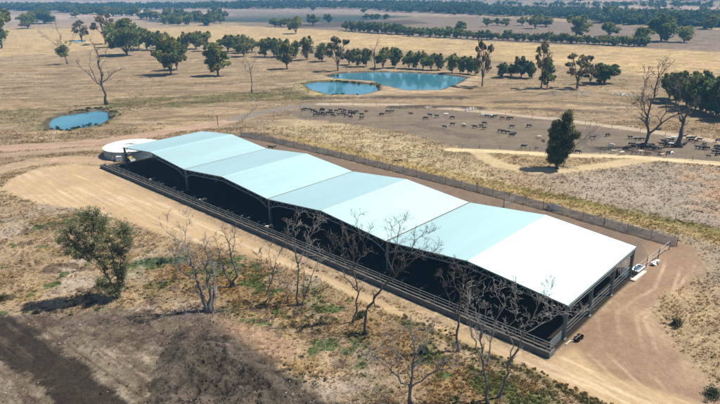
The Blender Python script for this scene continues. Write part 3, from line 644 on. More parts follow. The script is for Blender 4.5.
# ------------------------------------------------------------------ cattle
def skin_mesh(name, verts, edges, radii, sub=1):
    me = bpy.data.meshes.new(name+'_sk'); me.from_pydata(verts, edges, []); o = bpy.data.objects.new(name+'_sk', me); COL.objects.link(o)
    md = o.modifiers.new('s', 'SKIN'); md.use_smooth_shade = True
    for i, r_ in enumerate(radii):
        r2 = r_ if hasattr(r_, '__len__') else (r_, r_)
        me.skin_vertices[0].data[i].radius = r2
    me.skin_vertices[0].data[0].use_root = True
    s2 = o.modifiers.new('d', 'SUBSURF'); s2.levels = sub; s2.render_levels = sub
    dg = bpy.context.evaluated_depsgraph_get(); dg.update(); out = bpy.data.meshes.new_from_object(o.evaluated_get(dg)); out.name = name
    bpy.data.objects.remove(o)
    return out
def cow_mesh(pose):
    z0 = 1.08 if pose != 'lie' else .48
    v = [(0, 0, z0), (.45, 0, z0-.02), (.85, 0, z0+.0), (1.12, 0, z0+.12)]; r = [(.36, .38), (.35, .36), (.30, .35), (.17, .22)]
    e = [(0, 1), (1, 2), (2, 3)]
    if pose == 'graze': hd = [(1.38, 0, .72), (1.55, 0, .38), (1.68, 0, .16)]
    elif pose == 'lie': hd = [(1.32, .05, .82), (1.56, .1, .86), (1.82, .12, .72)]
    else: hd = [(1.36, 0, 1.36), (1.58, 0, 1.40), (1.86, 0, 1.22)]
    v += hd; r += [.14, .13, .075]; e += [(3, 4), (4, 5), (5, 6)]
    hx = Vector(hd[1])
    v += [tuple(hx+Vector((-.05, .24, .03))), tuple(hx+Vector((-.05, -.24, .03)))]; r += [.03, .03]; e += [(5, 7), (5, 8)]
    v += [(-.45, 0, z0), (-.75, 0, z0+.05), (-.9, 0, z0+.02), (-.98, 0, z0-.35), (-.97, .02, z0-.62 if pose != 'lie' else .05)]; r += [(.37, .38), (.30, .32), .1, .03, .04]
    e += [(0, 9), (9, 10), (10, 11), (11, 12), (12, 13)]
    n = 14
    if pose == 'lie':
        for s_ in (-1, 1):
            v += [(.8, s_*.28, .2), (1.15, s_*.34, .1), (.85, s_*.40, .07)]; r += [.12, .07, .05]; e += [(2, n), (n, n+1), (n+1, n+2)]; n += 3
            v += [(-.6, s_*.33, .25), (-.25, s_*.45, .14), (-.6, s_*.5, .07)]; r += [.17, .08, .05]; e += [(10, n), (n, n+1), (n+1, n+2)]; n += 3
    else:
        for s_, w_ in ((-1, .08), (1, -.10)):
            v += [(.84, s_*.18, .78), (.84+w_*.5, s_*.19, .42), (.82+w_, s_*.19, .05)]; r += [.12, .07, .055]; e += [(2, n), (n, n+1), (n+1, n+2)]; n += 3
            v += [(-.66, s_*.19, .80), (-.56-w_*.4, s_*.2, .56), (-.76-w_*.7, s_*.2, .36), (-.70-w_, s_*.2, .05)]; r += [.16, .11, .065, .055]; e += [(10, n), (n, n+1), (n+1, n+2), (n+2, n+3)]; n += 4
    return skin_mesh('cow_'+pose, v, e, r)
CM = {}
for ps in ('stand', 'graze', 'lie'):
    base = cow_mesh(ps)
    for cl in ('black', 'cream', 'white', 'brown'):
        m_ = base.copy(); m_.materials.clear(); m_.materials.append(M['hide_'+cl]); CM[ps, cl] = m_
def cow(px, py, label, cl='black', ps=None, rz=None, group=None, s=1., xy=None):
    ps = ps or rnd.choice(['stand', 'stand', 'graze'])
    o = bpy.data.objects.new('cow', CM[ps, cl]); COL.objects.link(o)
    if xy: x, y = xy; z = hz(x, y)
    else: x, y, z = gpt(px, py)
    o.location = (x, y, z-.02); o.rotation_euler = (0, 0, rnd.choice([0, math.pi])+rnd.uniform(-.5, .5) if rz is None else rz)
    k = s*rnd.uniform(.70, .82); o.scale = (k*.93, k*1.08, k*1.02); tag(o, label, 'cow', group)
H1 = [(35,88),(62,90),(140,90),(128,95),(185,97),(240,93),(270,97),(302,100),(90,105),(105,112),(140,115),(165,112),(95,122),(122,120),(195,115),(202,128),(235,118),(262,118),(275,127),(300,112),(325,108),(342,103),(305,137),(20,92),(152,123),(215,99),(255,106),(318,118),(180,105),(75,97)]
for a, c in H1: cow(300+a/6, 95+c/6+.8, 'black cow packed in the tight herd below the dam bank', group='herd of black cows below the dam')
PAL = 'pale'
for a, c, l, cl in ((372,123,'black cow at the right edge of the tight herd, upper of two','black'),(368,144,'black cow at the lower right corner of the tight herd','black'),(487,122,'lone black cow standing just right of the tight herd','black'),
    (528,105,'black cow, left one of a touching pair right of the tight herd','black'),(553,102,'black cow, right one of a touching pair right of the tight herd','black'),(395,96,'small dark brown cow lying above the tight herd','brown'),(668,109,'faint brown cow lying between the pair and the scattered cows','brown')):
    cow(300+a/6, 95+c/6+.6, l, cl, 'lie' if cl == 'brown' else None)
for a, c, l, cl in ((25,124,'black cow leftmost in the scattered middle group','black'),(53,108,'black cow upper left in the middle group beside the pale fence line','black'),(88,113,'black cow just left of the white cow near the upper fence','black'),
    (135,105,'white cow standing near the upper fence, middle of yard','white'),(168,120,'black cow seen end-on below the white cow','black'),(165,155,'black cow left of centre in the open yard','black'),(127,168,'black cow lower left in the open middle yard','black'),
    (228,163,'black cow standing beside a pale calf in the open yard','black'),(222,155,'small white calf touching a black cow in the open yard','white'),(282,168,'black cow walking alone left of three clustered cows','black'),(328,149,'black cow, topmost of three clustered in mid yard','black'),
    (316,162,'black cow, left of three clustered in mid yard','black'),(331,174,'black cow, lowest of three clustered in mid yard','black'),(320,110,'white cow at the left of the small mixed group on the upper fence','white'),(342,113,'black cow with a white neighbour in the mixed upper group','black'),
    (362,112,'white cow in the middle of the mixed upper group','white'),(368,118,'black cow in the lower part of the mixed upper group','black'),(382,114,'black cow at the right end of the mixed upper group','black'),(425,123,'brown cow left of two dark ones near the upper fence','brown'),
    (452,125,'dark cow between a brown cow and another near the upper fence','black'),(468,124,'black cow rightmost of the brown and black trio near the upper fence','black'),(470,167,'lone black cow below the brown and black trio','black'),(557,163,'lone black cow left of the dense olive tree, upper yard','black'),
    (408,188,'black cow at the left end of the line of three lying ones','black'),(430,193,'black cow in the middle of the line of three','black'),(452,196,'black cow at the right end of the line of three','black'),(484,203,'black cow, upper of an overlapping pair left of the olive tree','black'),
    (470,212,'black cow, lower of an overlapping pair left of the olive tree','black'),(608,222,'cream cow alone in the bare yard left of the olive tree','cream'),(530,270,'black cow standing at the low fence above the sandy loop','black'),(600,276,'black calf at the low fence beside the olive tree','black')):
    cow(420+a/5.14, 95+c/5.14+.6, l, cl, s=.75 if 'calf' in l else 1.)
for px, py, l, cl in ((592,139,'lone black cow right of the olive tree','black'),(607,136.5,'black cow farther right of the olive tree, mid yard','black'),(571,153.5,'black cow lying at the low fence right of the olive tree','black'),(577,153.5,'second black cow lying at the low fence right of the olive tree','black'),
    (612,147,'white cow standing end-on left of the great dead tree','white'),(612.5,153.5,'cream cow at the low fence left of the dead tree herd','cream'),(621,155,'pale cow at the low fence just left of the dead tree herd','cream'),
    (271,149.2,'black cow in the lane behind the roofs, larger of two','black'),(274,148,'black calf in the lane behind the roofs, smaller of two','black'),(396,162.5,'black calf, left one of two in the pale grass behind the mesh fence','black'),(400,161.8,'black calf, right one of two in the pale grass behind the mesh fence','black')):
    cow(px, py, l, cl, s=.7 if 'calf' in l else 1.)
G2 = 'cows crowded under the two dead trees'
for a, c in ((75,130),(125,143),(160,143),(75,180),(100,185),(122,190),(150,190),(175,185),(200,187),(230,187),(92,197),(185,200),(225,210),(245,205),(265,210),(45,205),(35,215),(140,200),(160,198),(210,197)):
    cow(620+a/7.2, 120+c/7.2+.8, 'black cow crowded in the shade of the forked dead tree', group=G2)
for a, c in ((300,180),(315,157),(340,165),(370,150),(385,172),(400,182),(380,192),(340,187),(450,182),(465,176),(325,175),(430,188)):
    cow(620+a/7.2, 120+c/7.2+.8, 'black cow bunched around the thick broken dead trunk', group=G2)
for a, c, l, cl in ((100,132,'pale cow lying behind the forked dead tree','cream'),(100,242,'brown cow at the fence in front of the forked dead tree, leftmost','brown'),(135,242,'cream cow at the fence in front of the forked dead tree','cream'),(190,244,'brown cow, left of two at the fence below the forked tree','brown'),
    (207,249,'brown cow, right of two at the fence below the forked tree','brown'),(290,246,'brown cow beside a pale one between the dead trees','brown'),(306,248,'pale cow lying beside a brown one between the dead trees','cream'),(345,242,'black cow left of a white cow below the broken trunk','black'),
    (370,236,'white cow lying below the broken dead trunk','white'),(275,66,'dark cow lying far behind the two dead trees','black'),(345,145,'cream cow standing at the back left of the broken trunk','cream'),(375,138,'white cow at the very back beside the broken trunk','white'),
    (360,184,'white cow facing the camera in front of the broken trunk','white'),(490,137,'black cow nearest right of the broken trunk, upper left of four','black'),(512,152,'black cow right of the broken trunk, lowest of four','black'),(518,137,'black cow right of the broken trunk, upper middle of four','black'),
    (547,158,'black cow right of the broken trunk, lower right of four','black'),(567,147,'black cow right of the broken trunk, far right of four','black'),(638,266,'lone black calf at the low fence near the right edge','black')):
    cow(620+a/7.2, 120+c/7.2+.7, l, cl, 'lie' if 'lying' in l else None, s=.75 if 'calf' in l else 1.)
for a, c in ((560,202),(585,207),(602,183),(612,205),(628,210)): cow(620+a/7.2, 120+c/7.2+.7, 'black cow in the small bunch between the broken trunk and the right edge', group='bunch of cows right of the dead trees')
for a, c in ((700,157),(680,235),(700,215),(690,200),(710,225),(715,242),(705,252),(715,200),(735,230),(730,205)): cow(620+a/7.2, 120+c/7.2+.7, 'black cow in the bunch cut by the right edge of the yard', group='cows at the right edge of the yard')
# cattle feeding at the bunk inside the shed
for i in range(46):
    u = 2+2.5*i+rnd.uniform(-.8, .8)
    if rnd.random() < .25: continue
    cow(0, 0, 'black cow standing with its head at the feed bunk in the shade of the shed', 'black', 'graze' if rnd.random() < .6 else 'stand', TH-math.pi/2+rnd.uniform(-.2, .2), 'cattle feeding along the bunk', xy=sh(u, -1.7+rnd.uniform(-.2, .2)))
for uu, l in ((18.5, 'cream cow feeding at the bunk under the second roof valley'), (40, 'cream cow feeding at the bunk under the second gable'), (62.5, 'pale cow feeding at the bunk just before the third gable')):
    cow(0, 0, l, 'cream', 'stand', TH-math.pi/2, xy=sh(uu, -1.75))
# ------------------------------------------------------------------ trees
def leaves(cent, rad, n, size, cols, rg, flat=.75):
    """n leaf sprays round each clump centre -> V, F, C"""
    cent = np.asarray(cent, float); K = len(cent); rad = np.broadcast_to(np.asarray(rad, float), (K,))
    d = rg.normal(size=(K, n, 3)); d /= np.linalg.norm(d, axis=2, keepdims=True); rr = rg.random((K, n, 1))**.45
    p = cent[:, None]+d*rr*rad[:, None, None]*np.array([1, 1, flat]); p = p.reshape(-1, 3); N = len(p)
    a = rg.normal(size=(N, 3)); a[:, 2] *= .6; a /= np.linalg.norm(a, axis=1, keepdims=True)
    b = rg.normal(size=(N, 3)); b -= (a*b).sum(1)[:, None]*a; b /= np.linalg.norm(b, axis=1, keepdims=True)
    s = size*(.6+.8*rg.random((N, 1)))
    V = np.stack([p-a*s*.5-b*s*.22, p+a*s*.1-b*s*.34, p+a*s*.55+b*s*.05, p-a*s*.05+b*s*.36], 1).reshape(-1, 3)
    F = np.arange(4*N).reshape(N, 4)
    cols = np.asarray(cols); ci = rg.integers(0, len(cols), K); c = cols[ci][:, None].repeat(n, 1).reshape(-1, 3)*(.75+.5*rg.random((N, 1)))
    return V, F, np.repeat(c, 4, 0)
GREEN = [(0.184, 0.206, 0.055), (0.244, 0.246, 0.061), (0.147, 0.187, 0.061), (0.343, 0.264, 0.061), (0.196, 0.216, 0.066)]
DARK = [(0.119, 0.164, 0.061), (0.155, 0.193, 0.066), (0.189, 0.193, 0.055)]
OLIVE = [(0.144, 0.144, 0.045), (0.102, 0.108, 0.04), (0.192, 0.162, 0.05), (0.078, 0.096, 0.04)]
SPARSE = [(0.163, 0.144, 0.066), (0.2, 0.15, 0.072), (0.1, 0.106, 0.054), (0.225, 0.156, 0.078)]
def make_tree(style, seed, nl=None, kinds=GREEN, name='eucalypt_tree', ls=1.):
    """unit tree, one metre high, > trunk, crown"""
    rg = np.random.default_rng(seed); q = random.Random(seed); root = empty(name, (0, 0, 0))
    mb = MB(); tips = []
    P = {'round': (.09, 9, .36, .26, .60), 'tall': (.14, 10, .24, .19, .52), 'sparse': (.20, 8, .34, .15, .55), 'dense': (.07, 11, .35, .24, .50), 'column': (.08, 9, .24, .21, .48)}[style]
    th, nb, spread, crad, cz = P; tr = .028
    mb.tube([(0, 0, -.03), (q.uniform(-.01, .01), 0, th*.6), (q.uniform(-.02, .02), q.uniform(-.02, .02), th*1.3)], [tr*1.3, tr, tr*.8], 6)
    cs = []; rs = []
    for i in range(nb):
        t = (i+.5)/nb; a = i*2.4+q.uniform(-.4, .4)
        if style in ('tall', 'column', 'sparse'): z1 = th*1.4+(.92-th*1.4)*t; sp = spread*(1-.5*abs(t-.35))*q.uniform(.6, 1.1)
        else: z1 = q.uniform(.22 if style == 'dense' else .27, .84); sp = spread*math.sqrt(max(.08, 1-((z1-.55)/.4)**2))*q.uniform(.55, 1.05)
        if i == 0: sp *= .2; z1 = .84
        tip = Vector((math.cos(a)*sp, math.sin(a)*sp, z1)); mid = Vector((tip.x*.45+q.uniform(-.03, .03), tip.y*.45+q.uniform(-.03, .03), th+(z1-th)*.55))
        mb.tube([(0, 0, th*.9), mid, tip], [tr*.6, tr*.35, tr*.12], 5)
        r0 = crad*q.uniform(.62, 1.)*(.75 if i == 0 else 1); r0 = min(r0, (1-z1)*1.25+.04)
        cs.append(tip); rs.append(r0)
        for k in range(3 if style != 'sparse' else 2):
            o_ = Vector((q.gauss(0, 1), q.gauss(0, 1), q.gauss(0, .7))).normalized()*r0*.9; p = tip+o_; p.z = min(p.z, .95); cs.append(p); rs.append(r0*q.uniform(.4, .62))
            mb.tube([mid, tip*.6+p*.4, p], [tr*.25, tr*.15, tr*.06], 4)
    if style in ('round', 'dense', 'column'):
        for k in range(4): cs.append(Vector((q.uniform(-.1, .1), q.uniform(-.1, .1), q.uniform(.35, .75)))); rs.append(crad*.7)
    mb.build('trunk', M['bark'], root)
    n = nl or {'round': 75, 'tall': 75, 'sparse': 60, 'dense': 90, 'column': 90}[style]
    V, F, C = leaves(np.array([tuple(c) for c in cs]), rs, n, .075*ls*(.8 if style == 'sparse' else 1), kinds, rg)
    V[:, 2] = np.maximum(V[:, 2], .02)
    mk('crown', V, F, M['leaf'], root, col=C)
    return root
PROTO = {}
for st, ks in (('round', GREEN), ('dense', DARK), ('tall', GREEN), ('sparse', SPARSE), ('column', OLIVE)):
    PROTO[st] = [make_tree(st, 100+7*k+len(st), kinds=ks) for k in range(3)]
used = {}
def tree(px, py, hpx, wpx, st, label, group=None):
    x, y, z = gpt(px, py); h = hpx/ppm(x, y)/.97; base_w = {'round': .95, 'dense': .85, 'tall': .68, 'sparse': .72, 'column': .62}[st]
    k = rnd.randrange(3); pr = PROTO[st][k]
    if (st, k) not in used: used[st, k] = 1; o = pr
    else: o = copy_tree(pr)
    w_ = (wpx/ppm(x, y))/base_w; w_ = min(max(w_, .5*h), 1.9*h)
    o.location = (x, y, z-.02*h); o.rotation_euler = (0, 0, rnd.uniform(0, 6.28)); o.scale = (w_, w_, h)
    for kk in ('group',):
        if kk in o: del o[kk]
    tag(o, label, 'tree', group)
    return o
T = [(2,48,31,26,'round','dark bushy tree cut by the left edge of the photo'),(28,28.5,13,17,'round','spreading tree standing alone in the pale field at far left'),(45,23.5,12.5,20,'dense','dense dark tree right behind the lone spreading tree at far left'),
 (82,42,19,15,'sparse','thin tree standing behind the tiny far pond'),(106,44,27,20,'sparse','tall loose tree left of the darkest bushy tree'),(117,47,22,18,'round','leaning tree between the tall loose tree and the darkest bushy one'),(127,55,32,28,'dense','darkest bushy tree, nearest in the left paddock row'),
 (171,74.5,35,27,'round','large two-lobed yellowish tree in the left paddock'),(177,70,30,18,'round','dark half of the twin trees in the left paddock'),(218,75.5,30,23,'tall','top-heavy tree with a bare lower trunk right of the two-lobed tree'),
 (287,69,28,15,'tall','dark narrow tree in front of the dam row, left'),(338,71,34,20,'sparse','tall ragged tree at the left end of the big dam'),(307,60,22,16,'round','rounded tree second left of the tall ragged dam tree'),(322,61.5,18,17,'round','rounded tree just left of the tall ragged dam tree'),
 (383,68.5,20,16,'round','rounded tree behind the bare trunk standing in the dam'),(395,67.5,20,13,'dense','narrow dark tree right of the trunk standing in the dam'),(482,86.5,45,18,'sparse','tall ragged tree right of the big dam'),
 (502,77.5,14,12,'dense','small round tree, leftmost of four right of the dam'),(511,76.5,12,11,'dense','smallest round tree, second of four right of the dam'),(521,77.5,20,14,'dense','tallest round tree, third of four right of the dam'),(529,78,16,12,'dense','round tree, last of four right of the dam'),
 (541,88,45,17,'sparse','tall narrow twin-stemmed tree beside the grey spoil heap'),(547,88,27,14,'tall','short dark tree leaning on the tall twin-stemmed one'),(577,88.5,33,27,'sparse','brownish thin-crowned tree with bare limbs'),(590,84.5,20,16,'sparse','thin tree between the brownish tree and the dense round one'),(604,83.5,18,23,'dense','dense round tree with a wide shadow right of the thin brownish tree'),
 (275,26.5,8,9,'dense','small tree, leftmost of the field clump beyond the golden field'),(281,27,8,11,'round','small tree beside the fuller one beyond the golden field'),(288,27,8,10,'round','pale small tree touching the fuller one beyond the golden field'),(296,33.5,16,15,'round','full tree standing at the far edge of the golden field'),(313,25,10,12,'dense','dark round tree right of the full field tree'),(328,22.5,8,8,'dense','small round tree farther right of the full field tree'),
 (364,13,5,6,'dense','tiny tree above the row of four tiny ones'),(459,32.5,11,11,'dense','dark tree standing up from the windbreak row'),(449,32.5,6,7,'round','small tree left of the dark one standing up from the windbreak'),
 (487,26.5,8,9,'round','small tree leftmost of the far roadside clump'),(497,25.5,7,9,'round','second small tree of the far roadside clump'),(506,26,7,10,'round','third small tree of the far roadside clump'),(522,25.5,8,10,'round','fourth small tree of the far roadside clump'),(535,28.5,13,15,'round','largest tree of the far roadside clump'),(546,26.5,9,13,'dense','dense low tree at the right end of the far roadside clump'),
 (576,37,19,23,'round','big domed tree rising behind the windbreak'),(549,38,6,8,'round','small tree poking above the windbreak left of the big dome'),(609,36,12,17,'round','wide flat tree in the brown field'),(640,42,13,16,'round','leaning tree left of the biggest brown field tree'),(661,41,23,23,'dense','biggest dark tree in the brown field'),(684,42.5,14,17,'round','small tree right of the biggest brown field tree'),
 (76,19,6,7,'round','tiny tree in the pale field at far left, middle'),(113,17.5,7,7,'round','tiny tree at the right end of the left far grove'),(215,11,5,7,'dense','tiny dark tree on the pale strip at upper left'),(313,10.5,5,6,'dense','tiny dark tree on the pale strip at upper centre'),(703,14,6,7,'dense','tiny dark tree on the far pale field at upper right'),(480,16,4,4,'dense','tiny tree on the field beyond the windbreak, centre'),(454,15.5,4,5,'dense','tiny tree left of the other on the field beyond the windbreak')]
for t in T: tree(*t)
G = 'row of trees across the left paddock'
for i, (px, py, h, w_) in enumerate(((139,49,15,14),(147,50,20,17),(157,50,17,16),(187,50,16,16),(196,49,16,17),(206,51,18,15),(228,52,16,16),(236,51,15,15),(245,53,17,16),(252,52,13,13),(163,48,14,14))): tree(px, py, h, w_, 'round', 'rounded olive green tree in the row across the left paddock', G)
for px, py, h, w_ in ((244,56.5,17,17),(265,57,18,16),(274,57,18,15),(281,56.5,17,13),(296,58,16,14)): tree(px, py, h, w_, 'round', 'rounded tree in the left half of the row behind the dams', 'trees in the row behind the dams')
for px, py, h, w_ in ((349,65,15,12),(357,66.5,17,14),(366,66.5,18,13),(409,68.5,17,13),(416,69,15,12),(423,69.5,18,14),(431,70,15,13),(438,70,16,14)): tree(px, py, h, w_, 'round', 'rounded tree in the row close behind the big dam', 'trees in the row behind the dams')
for px, py, h, w_ in ((452,73,18,15),(460,73.5,16,14),(468,74,17,14),(475,75,16,12)): tree(px, py, h, w_, 'round', 'rounded tree in the cluster at the right end of the big dam', 'trees in the row behind the dams')
for px, py, h, w_ in ((669,99,23,17),(676,103,28,18),(686,107,26,20),(695,110,31,22),(706,112,27,22),(716,116,32,22),(727,120,32,24),(702,99,24,24),(722,104,24,24)): tree(px, py, h, w_, 'dense', 'full dark green tree in the grove at the right edge', 'grove at the right edge')
for i in range(15):
    t = i/14; tree(347+t*62+rnd.uniform(-1, 1), 31.+t*4+rnd.uniform(-.8, .5), rnd.uniform(8, 11), rnd.uniform(8, 11), 'dense' if i % 2 else 'round', 'tree in the taller left part of the windbreak beyond the golden field', 'windbreak beyond the golden field')
for i in range(46):
    t = i/45; tree(409+t*236+rnd.uniform(-1.3, 1.3), 36+t*10.5+rnd.uniform(-.5, .5), rnd.uniform(6, 9.5), rnd.uniform(6.5, 10), 'dense' if rnd.random() < .6 else 'round', 'small tree in the long low windbreak beyond the golden field', 'windbreak beyond the golden field')
for i in range(24):
    t = rnd.random(); tree(165+t*58, 26.2-abs(t-.5)*2-rnd.uniform(0, 6), rnd.uniform(7.5, 11), rnd.uniform(8, 12), rnd.choice(['round', 'dense']), 'tree in the wide grove beyond the left paddock', 'grove beyond the left paddock')
for i in range(11):
    t = i/10; tree(108+t*48+rnd.uniform(-1, 1), 16.5+t*3.2+rnd.uniform(-1, 1), rnd.uniform(6, 9), rnd.uniform(7, 10), rnd.choice(['round', 'dense']), 'tree in the small far grove left of the wide grove', 'small far grove')
for i in range(26):
    t = rnd.random(); tree(56+t*52, 12.5+t*4+rnd.uniform(-2, .6), rnd.uniform(5, 8), rnd.uniform(6, 9), rnd.choice(['round', 'dense']), 'tree in the long grove behind the far left field', 'long grove at far left')
for i in range(16): tree(-8+i*4.5, 10.6+rnd.uniform(-.8, .9), rnd.uniform(4, 6), rnd.uniform(5, 8), rnd.choice(['round', 'dense']), 'tree in the low line by the white farmhouse', 'trees near the white farmhouse')
for px, py in ((366,19),(372,19.2),(377,19),(386,19.2)): tree(px, py, 5, 6.5, 'dense', 'one of four tiny trees lined up in the grey field', 'four tiny trees')
# right belt of big trees: y base about 29
for i in range(26):
    t = rnd.random(); tree(590+t*140, 22.5+t*7.5+rnd.uniform(-5, .3), rnd.uniform(8, 12), rnd.uniform(10, 15), rnd.choice(['round', 'dense']), 'tree on the near side of the broad tree belt at upper right', 'broad tree belt at upper right')
for ks, pl in PROTO.items():
    for k, pr in enumerate(pl):
        if (ks, k) not in used:
            for c in list(pr.children): bpy.data.objects.remove(c)
            bpy.data.objects.remove(pr)
# far woods: one mass each
def wood(poly, n, label, hmin, hmax, seed):
    rg = np.random.default_rng(seed); P = np.array(poly); pts = []
    lo, hi = P.min(0), P.max(0)
    while len(pts) < n:
        q = rg.random((4000, 2))*(hi-lo)+lo; m = sd_poly(P, q[:, 0], q[:, 1]) < 0; pts += list(q[m])
    pts = np.array(pts[:n]); c = far_hits(pts); c[:, :2] += rg.normal(size=(len(c), 2))*9; c[:, 2] = zfar(c[:, 0], c[:, 1]); keep = c[:, 1] < 9000
    c = c[keep]; hh = rg.uniform(hmin, hmax, len(c)); k = 3
    off = rg.normal(size=(len(c), k, 3))*np.array([.28, .28, .13]); cc = c[:, None]+(off+np.array([0, 0, .55]))*hh[:, None, None]
    V, F, C = leaves(cc.reshape(-1, 3), np.repeat(hh, k)*.36, 15, float(np.mean(hh))*.28, [(.05, .085, .06), (.065, .095, .06), (.04, .07, .055), (.085, .105, .06)], rg)
    o = mk('far_woodland', V, F, M['leaf'], None, col=C); tag(o, label, 'woodland', None, 'stuff')
wood([(-60,7.5),(250,6.5),(250,8.6),(160,9.4),(0,11),(-60,11.5)], 1300, 'dark blue-green woodland band across the upper left distance', 10, 15, 1)
wood([(235,4),(360,4.5),(480,7.5),(480,14.5),(400,12.3),(360,9),(235,8.6)], 1300, 'blue-green woodland mass at upper centre distance', 10, 15, 2)
wood([(480,10.8),(600,15),(740,21),(740,28),(600,22.5),(590,19),(480,15.5)], 1300, 'broad woodland belt at upper right behind the brown field', 9, 14, 3)
wood([(-60,-6),(780,-6),(780,2.2),(600,1.2),(480,1.6),(250,-1),(-60,1)], 1300, 'hazy blue woodland along the very top of the view', 11, 17, 4)
wood([(495,4.5),(720,6),(720,9.5),(600,8.2),(500,6.2)], 130, 'thin far line of trees on the pale upper right field', 8, 12, 5)
# ------------------------------------------------------------------ olive tree in the yard and the near tree with real limbs
def grow(mb, p, d, L_, r0, lv, q, tips, wander=.25, up=.15, kids=3, nseg=5, shrink=.62, minr=.012, sides=5):
    pts = [p.copy()]; rad = [r0]; r1 = r0*.45
    for i in range(nseg):
        d = (d+Vector((q.gauss(0, wander), q.gauss(0, wander), q.gauss(0, wander)+up*.3))).normalized()
        p = p+d*(L_/nseg); pts.append(p.copy()); rad.append(max(minr*.6, r0+(r1-r0)*(i+1)/nseg))
        if lv > 0 and i >= 1 and (i < nseg-1 or True):
            for _ in range(1 if q.random() < kids/nseg*1.3 else 0):
                a = Vector((q.gauss(0, 1), q.gauss(0, 1), q.gauss(0, .7))); a = (a-a.dot(d)*d).normalized(); ang = q.uniform(.45, 1.0)
                nd = (d*math.cos(ang)+a*math.sin(ang)+Vector((0, 0, up))).normalized()
                grow(mb, p.copy(), nd, L_*shrink*q.uniform(.7, 1.15), max(minr, rad[-1]*.62), lv-1, q, tips, wander, up, kids, max(3, nseg-1), shrink, minr, 4 if lv < 3 else 5)
    rad = [a*(.85+.3*q.random()) for a in rad]; mb.tube(pts, rad, sides if r0 > .05 else (4 if r0 > .03 else 3), False); tips.append((p.copy(), lv))
def limb_tree(name, px, py, limbs, label, cat='dead tree', wood_m='deadwood', seed=1, lv=3, kids=3, minr=.024, trunk_r=.25, leaf=None, group=None, tipL=1.6, wander=.22, up=.12, rk=.45, fill=()):
    """limbs: chains of (dx px, dy px above the base, depth m) laid out beside the photo, radius at the base"""
    x, y, z = gpt(px, py); k = 1/ppm(x, y); q = random.Random(seed); dpt = math.atan2(CAMH, math.hypot(x, y)); kz = k/math.cos(dpt)
    az = math.atan2(x, y); rx, ry = math.cos(az), -math.sin(az); fx, fy = math.sin(az), math.cos(az)
    root = empty(name, (x, y, z)); tag(root, label, cat, group); tr = MB(); br = MB(); tips = []
    for n_, (chain, r0) in enumerate(limbs):
        pts = []
        for a, h, dd in chain:
            # a limb leaning towards the back or front keeps its own depth
            hh = (h*k - dd*math.sin(dpt))/math.cos(dpt) if h > 0 else -.15
            pts.append(Vector((a*k*rx+dd*fx, a*k*ry+dd*fy, hh)))
        # refine with a little wander
        fine = [pts[0]]
        for i in range(len(pts)-1):
            L_ = (pts[i+1]-pts[i]).length
            for t in (.33, .67, 1.):
                w_ = 0 if t == 1. else .06*L_
                fine.append(pts[i].lerp(pts[i+1], t)+Vector((q.gauss(0, w_), q.gauss(0, w_), q.gauss(0, w_*.5))))
        N = len(fine); rad = [r0*.88*(1-(1-rk*.4)*i/(N-1))*(.88+.24*q.random()) for i in range(N)]
        if n_ == 0 or fine[0].length < .6: rad[0] = r0*1.45
        (tr if r0 > trunk_r*.55 else br).tube(fine, rad, 7 if r0 > .1 else 5, True)
        for i in range(max(2, N//3), N):
            for _ in range(3 if i > N*.6 else 2):
                if q.random() < kids/3.4 or i == N-1:
                    d = (fine[i]-fine[i-1]).normalized(); a = Vector((q.gauss(0, 1), q.gauss(0, 1), q.gauss(0, .6))); a = (a-a.dot(d)*d).normalized(); ang = q.uniform(.3, .95) if i < N-1 else q.uniform(.1, .6)
                    nd = (d*math.cos(ang)+a*math.sin(ang)+Vector((0, 0, up))).normalized()
                    grow(br, fine[i].copy(), nd, tipL*q.uniform(.6, 1.2), max(minr, rad[i]*.6), lv-1, q, tips, wander, up, kids, 5, .66, minr)
    if tr.v: tr.build('trunk', M['deadtrunk' if wood_m == 'deadwood' else wood_m], root, True)
    br.build('branches', M[wood_m], root, True)
    if leaf:
        rg = np.random.default_rng(seed); tp = [tuple(t[0]) for t in tips if t[1] <= 1]
        if len(tp) > leaf['max']: tp = [tp[i] for i in rg.choice(len(tp), leaf['max'], replace=False)]
        rr = [leaf['r']]*len(tp)
        for a, h, dd, r_ in fill:
            for _ in range(int(26*r_)+4):
                o_ = rg.normal(size=3)*np.array([.5, .5, .45])*r_; tp.append((a*k*rx+dd*fx+o_[0], a*k*ry+dd*fy+o_[1], max(.3, h*kz+o_[2]))); rr.append(leaf['r']*.9)
        V, F, C = leaves(tp, rr, leaf['n'], leaf['s'], leaf['c'], rg, .8); mk('crown', V, F, M['leaf_near'], root, col=C)
    return root
